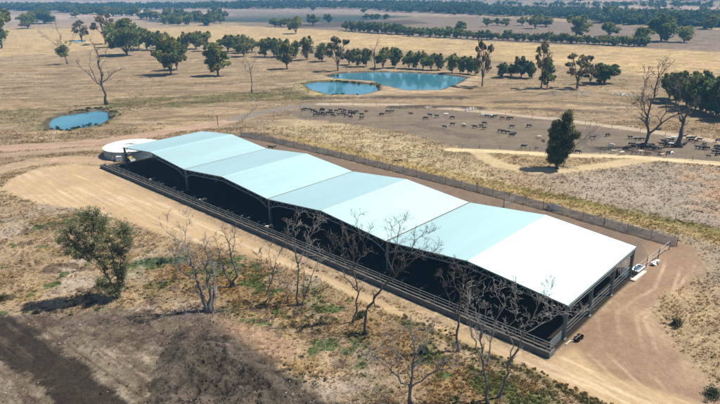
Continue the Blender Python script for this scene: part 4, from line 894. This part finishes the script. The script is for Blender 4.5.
# near leafy tree
limb_tree('olive_tree', 119, 298, [([(0,0,0),(-5,18,.2),(-11,36,.3),(-20,52,0),(-25,64,-.2)], .2), ([(0,0,0),(2,20,-.2),(0,42,.2),(-4,60,.3),(-7,70,.2)], .18), ([(1,0,0),(5,22,.4),(8,40,.8),(14,56,.6)], .15), ([(-10,38,.2),(-24,46,1.2),(-34,56,1.6)], .09), ([(2,20,0),(9,32,-.8),(14,44,-1.)], .08), ([(-4,50,.3),(-14,62,.5),(-16,72,.5)], .07), ([(0,2,0),(-6,9,-.5),(-11,14,-.8)], .07), ([(0,4,0),(5,12,-.4),(6,20,-.5)], .06), ([(-6,22,0),(-16,34,-1),(-30,44,-1.2)], .08)],
          'leafy olive green tree alone in the rough ground left of the track', 'tree', fill=[(-1,6,-.3,.8),(-7,9,-.5,.8),(4,10,.2,.7),(-3,12,-.4,1.),(-8,20,-.5,1.1),(-2,32,.3,1.3),(-14,44,0,1.5),(-22,64,0,1.7),(-33,62,.3,1.),(-6,68,0,1.7),(-8,54,-.6,1.6),(-3,44,-.5,1.5),(1,60,.2,1.6),(9,58,.3,1.5),(17,54,0,1.2),(10,40,0,1.2),(-20,50,1,1.3),(-14,76,0,1.2),(4,22,-.3,.9),(-10,56,-1,1.5)], wood_m='bark', seed=11, lv=3, kids=2.6, tipL=.85, leaf=dict(max=1500, r=.46, n=22, s=.15, c=[(.19, .20, .085), (.14, .155, .07), (.10, .12, .06), (.25, .22, .10)]))
limb_tree('olive_tree', 557, 168.5, [([(0,0,0),(0,14,0),(-2,28,.2),(-2,38,0)], .3), ([(0,0,0),(2,14,.3),(5,28,.3),(5,44,0)], .25), ([(0,8,0),(-4,18,.4),(-5,28,.2)], .15), ([(0,6,0),(4,12,-.5),(7,18,-.8)], .12),([(2,18,0),(9,24,-1),(13,30,-1.2)], .1),([(0,2,0),(-3,8,-.5),(-3,14,-.8)], .1),([(0,2,0),(2,8,.6),(2,14,.9)], .1),([(0,10,0),(2,20,1.2),(2,30,1.4)], .1)],
          'dense upright olive tree with pale dead twigs at the edge of the sandy loop', 'tree', fill=[(0,8,0,1.1),(-3,14,-.5,1.5),(3,14,0,1.5),(-4,24,0,1.7),(3,25,0,1.8),(-5,34,0,1.5),(5,35,0,1.6),(-3,41,0,1.),(5,44,0,1.2),(5,50,0,.8)], wood_m='bark', seed=12, lv=3, kids=2.6, tipL=.95, leaf=dict(max=1200, r=.75, n=30, s=.34, c=[(.18, .18, .06), (.11, .13, .05), (.08, .10, .045), (.23, .19, .07)]))
# dead trees of the foreground
limb_tree('dead_tree', 207, 312, [([(0,0,0),(-2,15,.1),(-6,35,.2),(-9,48,0)], .42), ([(3,0,-.2),(5,20,.2),(3,40,.3),(7,62,.2)], .36), ([(5,0,.2),(9,18,.4),(9,38,.3)], .3), ([(-4,28,0),(-16,38,-.4),(-22,48,-.4),(-20,68,0)], .12), ([(-9,46,0),(-12,64,.3),(-8,86,.3)], .1), ([(-7,40,0),(-20,58,.5),(-24,84,.2)], .09), ([(0,2,0),(8,-3,-.6),(15,-5,-.9)], .15), ([(0,1,0),(-6,-2,-.4),(-12,-4,-.6)], .13), ([(4,34,.2),(-8,50,-.8),(-14,56,-1.2)], .1)],
          'gnarled grey multi-trunked dead tree with flared roots, leftmost of the foreground', seed=21, lv=3, kids=2.8, trunk_r=.2, tipL=1.3, wood_m='deadwood')
limb_tree('dead_tree', 232, 287, [([(0,0,0),(-5,14,.2),(-9,28,.2),(-10,42,0)], .2), ([(3,0,0),(5,16,0),(2,34,.2),(-2,52,.3)], .2), ([(2,30,0),(7,42,.5),(8,52,.4)], .08)], 'small V-shaped dead tree behind the gnarled grey one', wood_m='darkwood', seed=22, lv=3, kids=2.6, trunk_r=.25, tipL=1.1)
limb_tree('dead_tree', 265, 302, [([(0,0,0),(5,14,.1),(11,30,.2),(16,42,.2),(25,55,.3)], .14), ([(6,18,.1),(2,34,-.6),(-2,44,-.8)], .07), ([(10,28,0),(7,44,.6),(8,56,.7)], .07)], 'slender dead sapling leaning right in front of the track', wood_m='darkwood', seed=23, lv=3, kids=2.6, trunk_r=.2, tipL=1.0)
limb_tree('dead_tree', 288, 303, [([(0,0,0),(0,14,.1),(-1,28,.1)], .1), ([(0,2,0),(4,14,.4),(5,30,.5)], .07), ([(0,2,0),(-5,14,-.4),(-7,26,-.6)], .07)], 'low twiggy dead bush between the leaning sapling and the tall stems', wood_m='deadwood', seed=24, lv=3, kids=2.8, trunk_r=.15, tipL=1.0, minr=.017)
limb_tree('dead_tree', 299, 306, [([(0,0,0),(0,22,.1),(0,44,.2),(-3,66,.1),(2,78,0)], .16), ([(3,0,0),(9,16,.2),(16,32,.2),(23,46,.4)], .14), ([(0,36,0),(8,52,.5),(16,66,.8),(20,76,.8)], .1), ([(5,6,0),(6,24,-.5),(10,42,-.6)], .09)], 'tall twin-stemmed dead tree with a fine crown against the dark shed', wood_m='deadwood', seed=25, lv=3, kids=2.9, trunk_r=.2, tipL=1.3)
limb_tree('dead_tree', 352, 323, [([(0,0,0),(5,16,.1),(6,32,.2),(2,46,.2),(3,60,.1),(-2,78,0)], .17), ([(5,30,.1),(-6,42,-.3),(-14,56,-.4),(-16,74,-.2)], .1), ([(3,52,.1),(12,64,.5),(18,82,.6)], .09), ([(4,44,0),(-8,60,.6),(-7,80,.8)], .08), ([(2,60,0),(9,74,-.6),(7,90,-.6)], .08)], 'sinuous dark dead tree, left of the crossing pair in front of the shed', wood_m='darkwood', seed=26, lv=3, kids=2.7, trunk_r=.2, tipL=1.15)
limb_tree('dead_tree', 366, 334, [([(0,0,0),(0,20,.1),(8,34,.1),(22,48,.2),(34,62,.2),(46,74,.3)], .24), ([(20,46,.1),(26,66,.8),(30,84,.8),(34,98,.6)], .12), ([(34,60,.2),(48,68,-.5),(62,72,-.8)], .1), ([(28,54,.1),(20,72,-.6),(24,90,-.9)], .09), ([(40,68,.2),(46,84,.8),(58,90,1.)], .09)], 'big dead tree leaning right, its twigs crossing the shed roof edge', wood_m='darkwood', seed=27, lv=3, kids=2.5, trunk_r=.28, tipL=1.3)
limb_tree('dead_tree', 458, 352, [([(0,0,0),(-2,18,.1),(-2,36,.2),(0,54,.2),(3,72,.1)], .2), ([(-2,34,.1),(-11,48,-.3),(-17,64,-.3)], .1), ([(0,50,.1),(-7,62,.7),(-9,76,.7)], .08), ([(-2,30,.1),(8,44,-.6),(14,60,-.7)], .08)], 'dark single-stemmed dead tree with upright forks, left of the tall pair', wood_m='darkwood', seed=28, lv=3, kids=2.6, trunk_r=.24, tipL=.95)
limb_tree('dead_tree', 411, 405, [([(0,0,0),(-1,16,.1),(0,32,.2),(2,50,.3),(0,66,.3)], .24), ([(0,14,0),(-12,24,-.3),(-26,34,-.4),(-36,40,-.4)], .13), ([(0,16,0),(12,24,.3),(28,32,.4),(38,46,.4)], .13), ([(0,30,0),(-14,44,.4),(-20,58,.5)], .09), ([(1,36,0),(12,50,-.4),(17,64,-.4)], .09)], 'pale wide-armed dead tree cut off at the bottom edge', wood_m='deadwood', seed=29, lv=3, kids=3.0, trunk_r=.2, tipL=1.2, minr=.02)
limb_tree('dead_tree', 488, 404, [([(0,0,0),(-3,20,.1),(-9,40,.1),(-11,56,.2),(-8,78,.2)], .2), ([(-8,40,0),(-18,54,-.4),(-23,72,-.4),(-24,88,-.2)], .1), ([(-5,28,0),(-2,52,.6),(4,76,.8),(3,94,.8)], .11), ([(-10,54,0),(-14,72,.5),(-11,90,.6)], .08)], 'tall dead tree at the bottom edge, left of the forking pair', wood_m='deadwood', seed=30, lv=3, kids=2.8, trunk_r=.22, tipL=.95)
limb_tree('dead_tree', 498, 398, [([(0,0,0),(5,18,.1),(8,34,.1),(16,54,.2),(26,72,.2),(34,84,.2)], .17), ([(8,34,.1),(6,52,-.5),(10,72,-.6),(8,88,-.6)], .09), ([(16,54,.1),(30,66,.6),(46,78,.7),(60,80,.7)], .09), ([(24,70,.1),(28,82,-.5),(35,92,-.6)], .08)], 'tall dead tree at the bottom edge, reaching right over the bunk', wood_m='deadwood', seed=31, lv=3, kids=2.8, trunk_r=.2, tipL=.95)
# dead trees farther off
limb_tree('dead_tree', 106.5, 104.5, [([(0,0,0),(-.5,14,0),(0,30,0),(-1,46,0),(-3,54,0)], .62), ([(0,14,0),(-9,26,0),(-17,36,0)], .32), ([(0,20,0),(8,26,.5),(16,30,.5)], .28), ([(-5,20,0),(-8,32,1),(-7,42,1)], .2), ([(0,30,0),(6,42,-1),(8,50,-1)], .12)], 'bare black dead tree standing beside the small left pond', wood_m='darkwood', seed=41, lv=2, kids=2., trunk_r=.4, tipL=2.2, minr=.05)
limb_tree('dead_tree', 252, 92.5, [([(0,0,0),(.3,14,0),(0,22,0),(-3,34,0)], .3), ([(0,20,0),(4,28,0),(6,34,0)], .2), ([(0,18,0),(-5,24,.4),(-6,28,.4)], .14)], 'small bare dead tree left of the two dams', wood_m='deadwood', seed=42, lv=2, kids=2., trunk_r=.3, tipL=1.8, minr=.05)
limb_tree('dead_tree', 374, 73.5, [([(0,0,0),(0,12,0),(2,22,0),(4,28,0)], .4), ([(1,16,0),(-3,22,0)], .2)], 'bare dark trunk standing in the water of the big dam', wood_m='darkwood', seed=43, lv=1, kids=2., trunk_r=.4, tipL=2., minr=.07)
limb_tree('dead_tree', 646.5, 147, [([(0,0,0),(0,12,0),(-3,24,0),(-2,38,0),(0,54,0),(2,66,0)], .5), ([(0,12,0),(9,22,0),(20,30,0),(30,37,0)], .35), ([(-3,26,0),(-9,40,.6),(-8,58,.6)], .2), ([(8,20,0),(10,36,-1),(12,48,-1)], .2), ([(0,14,0),(-5,30,-1),(-12,36,-1)], .16), ([(20,30,0),(20,44,.6),(18,54,.6)], .14)], 'great forked dead tree above the crowded cows at right', wood_m='darkwood', seed=44, lv=3, kids=2.6, trunk_r=.5, tipL=2.6, minr=.05)
limb_tree('dead_tree', 678.5, 147, [([(0,0,0),(0,14,0),(-1,26,0)], .85), ([(0,20,0),(2,28,0),(6,38,0)], .5), ([(-1,22,0),(-4,28,0)], .45)], 'thick broken-topped dead trunk among the cows at right', wood_m='darkwood', seed=45, lv=2, kids=1.6, trunk_r=.8, tipL=2., minr=.05)
limb_tree('half_dead_tree', 67, 64, [([(0,0,0),(0,10,0),(-2,20,0),(-3,32,0)], .4), ([(0,10,0),(6,18,0),(12,28,0)], .22), ([(-1,12,0),(-9,20,.6),(-14,26,.6)], .22), ([(0,10,0),(-1,14,-2),(-3,17,-3)], .2)], 'half dead tree with bare limbs and a green lower tuft in the left paddock', 'tree', 'bark', 46, lv=2, kids=2.8, tipL=3., minr=.06, trunk_r=.4, fill=[(-2,9,0,2.2),(-1,14,0,2.4),(-5,12,0,1.6)], leaf=dict(max=4, r=1.1, n=26, s=.55, c=GREEN))
limb_tree('dead_tree', 563, 166, [([(0,0,0),(6,16,1),(16,26,1.5),(22,34,1.5)], .12), ([(5,14,1),(16,22,.5),(24,26,.5)], .07)], 'thin bare dead limbs rising right of the dense olive tree', wood_m='deadwood', seed=47, lv=3, kids=2.6, trunk_r=.2, tipL=1.8, minr=.03)
# ------------------------------------------------------------------ ground cover
def scatter(n, ymin, ymax, wfun, seed):
    rg = np.random.default_rng(seed); y = ymin+(ymax-ymin)*rg.random(n)**1.25; x = (rg.random(n)*2-1)*.74*(y+15.5)
    z, c, vg, kd = land(x, y); w_ = wfun(x, y, z, c, vg, kd); m = rg.random(n) < w_
    return np.stack([x, y, z], 1)[m], c[m], rg
def UV(x, y):
    ue = x-CX; ve = y-CY
    return 120+ue*math.cos(TH)+ve*math.sin(TH), -ue*math.sin(TH)+ve*math.cos(TH)
def not_shed(x, y):
    u, v = UV(x, y); return ~((u > -8) & (u < 124) & (v > -7) & (v < 41))
# grass tussocks
p, c, rg = scatter(330000, 46, 190, lambda x, y, z, c, vg, kd: np.clip(vg, 0, 1)**1.5*(kd == 0)*not_shed(x, y)*(.25+.75*ss(-.2, .3, fbm(x, y, 2.5, 3, 90))), 5)
N = len(p); B = 5; sz = (.07+.16*rg.random((N, 1, 1))**2)*(1+p[:, 1][:, None, None]/220)
ang = rg.random((N, B))*6.283; tilt = rg.random((N, B))*.9+.5
d = np.stack([np.cos(ang)*np.sin(tilt), np.sin(ang)*np.sin(tilt), np.cos(tilt)], 2); sd_ = np.stack([-np.sin(ang), np.cos(ang), 0*ang], 2)
b0 = p[:, None]+d*sz*.1; tri = np.stack([b0-sd_*sz*.3, b0+sd_*sz*.3, b0+d*sz*1.3], 2)
gc = np.clip(c*(.85+.7*rg.random((N, 1)))*np.array([1.08, 1.02, .9])+.0, 0, .7)
mk('dry_grass', tri.reshape(-1, 3), np.arange(N*B*3).reshape(-1, 3), M['grass'], col=np.repeat(gc, B*3, 0)); tag(bpy.data.objects['dry_grass'], 'dry straw tussocks and weeds covering the rough ground', 'grass', None, 'stuff')
# low shrubs and saltbush
def shrubs(n, ymin, ymax, wf, cols, r0, r1, seed, label, nm='low_shrubs', nleaf=38):
    p, c, rg = scatter(n, ymin, ymax, wf, seed)
    rr = r0+(r1-r0)*rg.random(len(p))**2; p[:, 2] += rr*.25
    V, F, C = leaves(p, rr, nleaf, .12+float(np.mean(rr))*.22, cols, rg, .5); z = land(V[::4, 0], V[::4, 1])[0]
    o = mk(nm, V, F, M['grass'], col=C); tag(o, label, 'shrubs', None, 'stuff')
nf = lambda s, a, b_, sc: (lambda x, y: ss(a, b_, fbm(x, y, sc, 3, s)))
f1 = nf(60, .0, .4, 5); f2 = nf(61, .05, .4, 4)
def in_w(P, x, y): return ss(2, -2, sd_poly(P, x, y))
shrubs(16000, 46, 130, lambda x, y, z, c, vg, kd: (kd == 0)*not_shed(x, y)*in_w(WEEDS, x, y)*f2(x, y), [(.07, .095, .03), (.10, .115, .035), (.13, .12, .04)], .12, .42, 6, 'low green weeds among the dead trees')
shrubs(16000, 46, 130, lambda x, y, z, c, vg, kd: (kd == 0)*not_shed(x, y)*in_w(WEEDS, x, y)*f1(x, y)*.8, [(.22, .135, .055), (.18, .12, .055), (.25, .175, .075)], .12, .40, 7, 'low rusty brown weeds among the dead trees')
shrubs(5200, 46, 150, lambda x, y, z, c, vg, kd: (kd == 0)*not_shed(x, y)*(vg > .25)*(x < 20)*(UV(x, y)[1] < 0)*ss(.05, .4, fbm(x, y, 7, 3, 95)), [(.10, .11, .05), (.07, .09, .045), (.20, .16, .06), (.16, .12, .07)], .15, .6, 8, 'low grey-green bushes on the pale ground at left')
shrubs(9000, 60, 210, lambda x, y, z, c, vg, kd: (kd == 0)*not_shed(x, y)*(vg > .2)*(UV(x, y)[1] > 42)*ss(-.1, .4, fbm(x, y, 6, 3, 96))*.6, [(.13, .11, .075), (.10, .09, .06), (.20, .16, .10)], .12, .42, 9, 'low grey clumps on the pale ground behind the shed')
shrubs(16000, 150, 340, lambda x, y, z, c, vg, kd: (kd == 0)*(vg > .3)*ss(.0, .4, fbm(x, y, 14, 3, 97))*.8, [(.16, .12, .06), (.12, .10, .05), (.20, .14, .07), (.24, .18, .09)], .2, .75, 10, 'scattered low tussocks over the far paddocks', nleaf=14)
shrubs(9000, 48, 90, lambda x, y, z, c, vg, kd: 1.*(sd_line(VERGE, x, y) < 1.1), [(.09, .085, .03), (.13, .10, .035), (.16, .11, .04)], .15, .45, 12, 'weedy verge along the front track')
def bush(px, py, r, cols, label, seed):
    x, y, z = gpt(px, py); rg = np.random.default_rng(seed); e = empty('bush', (x, y, z)); tag(e, label, 'bush')
    cs = rg.normal(size=(14, 3))*np.array([.45, .45, .22])*r+np.array([0, 0, r*.5]); V, F, C = leaves(cs, r*.45, 60, .16, cols, rg, .8); mk('foliage', V, F, M['leaf_near'], e, col=C)
    b = MB(); [b.tube([(0, 0, -.05), tuple(c_*.6), tuple(c_)], [.03, .02, .01], 4) for c_ in cs]; b.build('stem', M['bark'], e)
bush(714, 396, 1.0, [(.07, .09, .03), (.05, .075, .03)], 'green bush at the bottom right corner', 1)
bush(677, 326, .9, [(.12, .10, .045), (.08, .08, .035)], 'olive brown bush on the rough ground right of the dirt', 2)
bush(4, 300, .9, [(.08, .085, .035), (.12, .10, .04)], 'dark green bush cut by the left edge', 3)
bush(86, 231, .55, [(.05, .085, .045)], 'small blue-green bush left of the leafy tree', 4)
bush(163, 263, .8, [(.05, .085, .05), (.045, .075, .045)], 'bright green bush in the green patch right of the leafy tree', 5)
bush(361, 318, .8, [(.04, .06, .03), (.06, .08, .03)], 'dark green bush at the foot of the sinuous dead tree', 6)
bush(425, 352, .9, [(.06, .10, .045), (.045, .08, .04)], 'green mat bush left of the single-stemmed dead tree', 7)
shrubs(14000, 150, 330, lambda x, y, z, c, vg, kd: (kd == 0)*ss(4, -4, sd_poly(W([(98,107),(120,99),(180,96),(240,93),(300,86),(325,99),(240,101),(180,106),(120,113)]), x, y))*.9+.7*ss(4, -4, sd_poly(W([(-20,112),(40,108),(48,116),(44,128),(-20,124)]), x, y)), [(.15, .13, .045), (.11, .10, .035), (.20, .16, .06)], .3, .9, 14, 'olive weeds in the damp ground between the small pond and the dams', nleaf=16)
# reeds on the spit between the two dams
pts = W([(338,81.2),(345,82.),(353,82.6),(362,83.3),(372,84.),(378,86),(340,95),(352,95.4),(67,130),(55,129.3),(78,128.8),(98,125.5),(332,76),(84,110.5),(92,109),(100,108.5),(106,110),(111,113),(112,118),(76,112)])
rg = np.random.default_rng(3); cs = []
for a in pts:
    for k in range(5): q = np.array(a)+rg.normal(size=2)*1.5; cs.append((q[0], q[1], .25))
V, F, C = leaves(np.array(cs), .75, 30, .5, [(.05, .06, .025), (.08, .075, .03)], rg, .6); o = mk('reeds', V, F, M['grass'], col=C); tag(o, 'dark reedy clumps along the edges of the dams', 'reeds', None, 'stuff')
# stones
ico = np.array([(0, 0, 1), (.9, 0, .2), (.3, .85, .1), (-.7, .5, .2), (-.7, -.5, .1), (.3, -.85, .2), (0, 0, -.6)]); icf = np.array([(0, 1, 2), (0, 2, 3), (0, 3, 4), (0, 4, 5), (0, 5, 1), (6, 2, 1), (6, 3, 2), (6, 4, 3), (6, 5, 4), (6, 1, 5)])
p, c, rg = scatter(15000, 44, 150, lambda x, y, z, c, vg, kd: not_shed(x, y)*ss(-.1, .35, fbm(x, y, 3.5, 3, 99))*1.6*np.where(kd == 3, np.where(x > -28, .45, .12), np.where(kd == 0, np.where(in_w(SOIL, x, y) > .5, .5, .09), .004)), 20)
N = len(p); s_ = (.025+.085*rg.random((N, 1, 1))**3)*(1+.4*(p[:, 1][:, None, None] > 90))
V = ico[None]*s_*(.7+.6*rg.random((N, 7, 1)))+p[:, None]; F = icf[None]+7*np.arange(N)[:, None, None]
o = mk('loose_stones', V.reshape(-1, 3), F.reshape(-1, 3), M['stone']); tag(o, 'small pale stones strewn over the dark soil and rough ground', 'stones', None, 'stuff')
p, c, rg = scatter(30000, 44, 75, lambda x, y, z, c, vg, kd: 1.*(sd_poly(MOUND, x, y) < .5)*.9+.12*(sd_poly(SOIL, x, y) < 0), 21)
N = len(p); s_ = .02+.20*rg.random((N, 1, 1))**4
V = ico[None]*s_*(.6+.8*rg.random((N, 7, 1)))+p[:, None]; F = icf[None]+7*np.arange(N)[:, None, None]; C = np.repeat(np.clip(c*(1.+.9*rg.random((N, 1))), 0, 1), 7, 0)
o = mk('soil_clods', V.reshape(-1, 3), F.reshape(-1, 3), M['grass'], col=C); tag(o, 'dark clods of soil heaped on the mound at the bottom', 'soil clods', None, 'stuff')
# far stones
def pile(px, py, n, sp, label, seed):
    x, y, z = gpt(px, py); rg = np.random.default_rng(seed); b = []; f = []
    P = rg.normal(size=(n, 3))*np.array([sp, sp*.8, 0])+np.array([0, 0, .15]); s_ = .25+.4*rg.random((n, 1, 1)); V = ico[None]*s_*(.7+.6*rg.random((n, 7, 1)))+P[:, None]; F = icf[None]+7*np.arange(n)[:, None, None]
    e = empty('rock_pile', (x, y, z)); tag(e, label, 'rock pile'); mk('rocks', V.reshape(-1, 3), F.reshape(-1, 3), M['stone'], e)
pile(622, 95, 40, 2.6, 'scatter of white rocks beside the orange patch at right', 1); pile(472, 109.5, 16, 1.6, 'small grey rock pile at the end of the dark bank', 2)
# fallen twigs and branches
p, c, rg = scatter(60000, 46, 115, lambda x, y, z, c, vg, kd: (kd == 0)*not_shed(x, y)*(.08*(UV(x, y)[1] < -12)+.9*ss(1.5, -3, sd_poly(W([(310,330),(350,335),(400,345),(410,404),(390,430),(320,430),(330,380)]), x, y))+.5*ss(1, -2, sd_poly(W([(165,280),(200,280),(190,300),(150,310),(140,300)]), x, y))), 22)
b = MB()
for q in p[:5200]:
    a = rg.random()*6.28; L_ = rg.uniform(.2, 1.1); z0 = q[2]+.03; c_, s_ = math.cos(a)*L_/2, math.sin(a)*L_/2
    b.tube([(q[0]-c_, q[1]-s_, z0), (q[0]+rg.normal()*.06, q[1]+rg.normal()*.06, z0+.08*L_), (q[0]+c_, q[1]+s_, z0+rg.random()*.2)], [.016, .013, .006], 3, False)
o = b.build('fallen_twigs', mat('bleached_twig', (.33, .27, .22), .9, 0, .3, 2.)); tag(o, 'bleached fallen twigs littering the ground below the dead trees', 'twigs', None, 'stuff')
# ------------------------------------------------------------------ haze
hb = MB(); hb.box(-34000, 34000, -500, 30500, -3, 175); hzz = hb.build('haze', None) if False else None
me = bpy.data.meshes.new('haze'); me.from_pydata(hb.v, [], hb.f); ho = bpy.data.objects.new('haze', me); COL.objects.link(ho); ho['kind'] = 'stuff'; ho['label'] = 'thin blue haze filling the air over the plain'; ho['category'] = 'haze'
hm = bpy.data.materials.new('haze'); hm.use_nodes = True; nt = hm.node_tree; nt.nodes.clear(); out = nt.nodes.new('ShaderNodeOutputMaterial'); pv = nt.nodes.new('ShaderNodeVolumePrincipled')
pv.inputs['Color'].default_value = (.20, .56, .92, 1); pv.inputs['Density'].default_value = .00025; pv.inputs['Anisotropy'].default_value = 0.
nt.links.new(pv.outputs[0], out.inputs['Volume']); me.materials.append(hm)
# ------------------------------------------------------------------ light, sky, camera
EL = R(57); sd = Vector((.99, .12)).normalized()      # towards the sun, on the ground
to_sun = Vector((sd.x*math.cos(EL), sd.y*math.cos(EL), math.sin(EL)))
sun = bpy.data.lights.new('sun', 'SUN'); sun.energy = 4.95; sun.angle = R(.5); sun.color = (1, .95, .87)
so = bpy.data.objects.new('sun', sun); COL.objects.link(so); so.rotation_euler = (-to_sun).to_track_quat('-Z', 'Y').to_euler(); so.location = (0, 0, 60)
w = bpy.data.worlds.new('World'); scene.world = w; w.use_nodes = True; nt = w.node_tree; bg = nt.nodes['Background']
sk = nt.nodes.new('ShaderNodeTexSky'); sk.sky_type = 'NISHITA'; sk.sun_disc = False; sk.sun_elevation = EL; sk.sun_rotation = math.atan2(to_sun.x, to_sun.y); sk.dust_density = .6; sk.ozone_density = 1.5
nt.links.new(sk.outputs[0], bg.inputs['Color']); bg.inputs['Strength'].default_value = .072
cam = bpy.data.cameras.new('camera'); cam.sensor_width = 36; cam.lens = FPX/720*36; cam.clip_end = 60000; cam.clip_start = .5
co = bpy.data.objects.new('camera', cam); COL.objects.link(co); scene.camera = co
c, s = math.cos(PITCH), math.sin(PITCH); fwd = Vector((0, c, -s)); up0 = Vector((0, s, c)); rt0 = Vector((1, 0, 0))
cr, sr = math.cos(ROLL), math.sin(ROLL); rt = rt0*cr-up0*sr; up = rt0*sr+up0*cr
mm = Matrix((rt, up, -fwd)).transposed().to_4x4(); mm.translation = (0, 0, CAMH); co.matrix_world = mm
scene.view_settings.view_transform = 'Standard'; scene.view_settings.look = 'None'; scene.view_settings.gamma = 1; scene.view_settings.exposure = .66; scene.view_settings.use_curve_mapping = False
scene.cycles.volume_bounces = 0; scene.cycles.max_bounces = 5
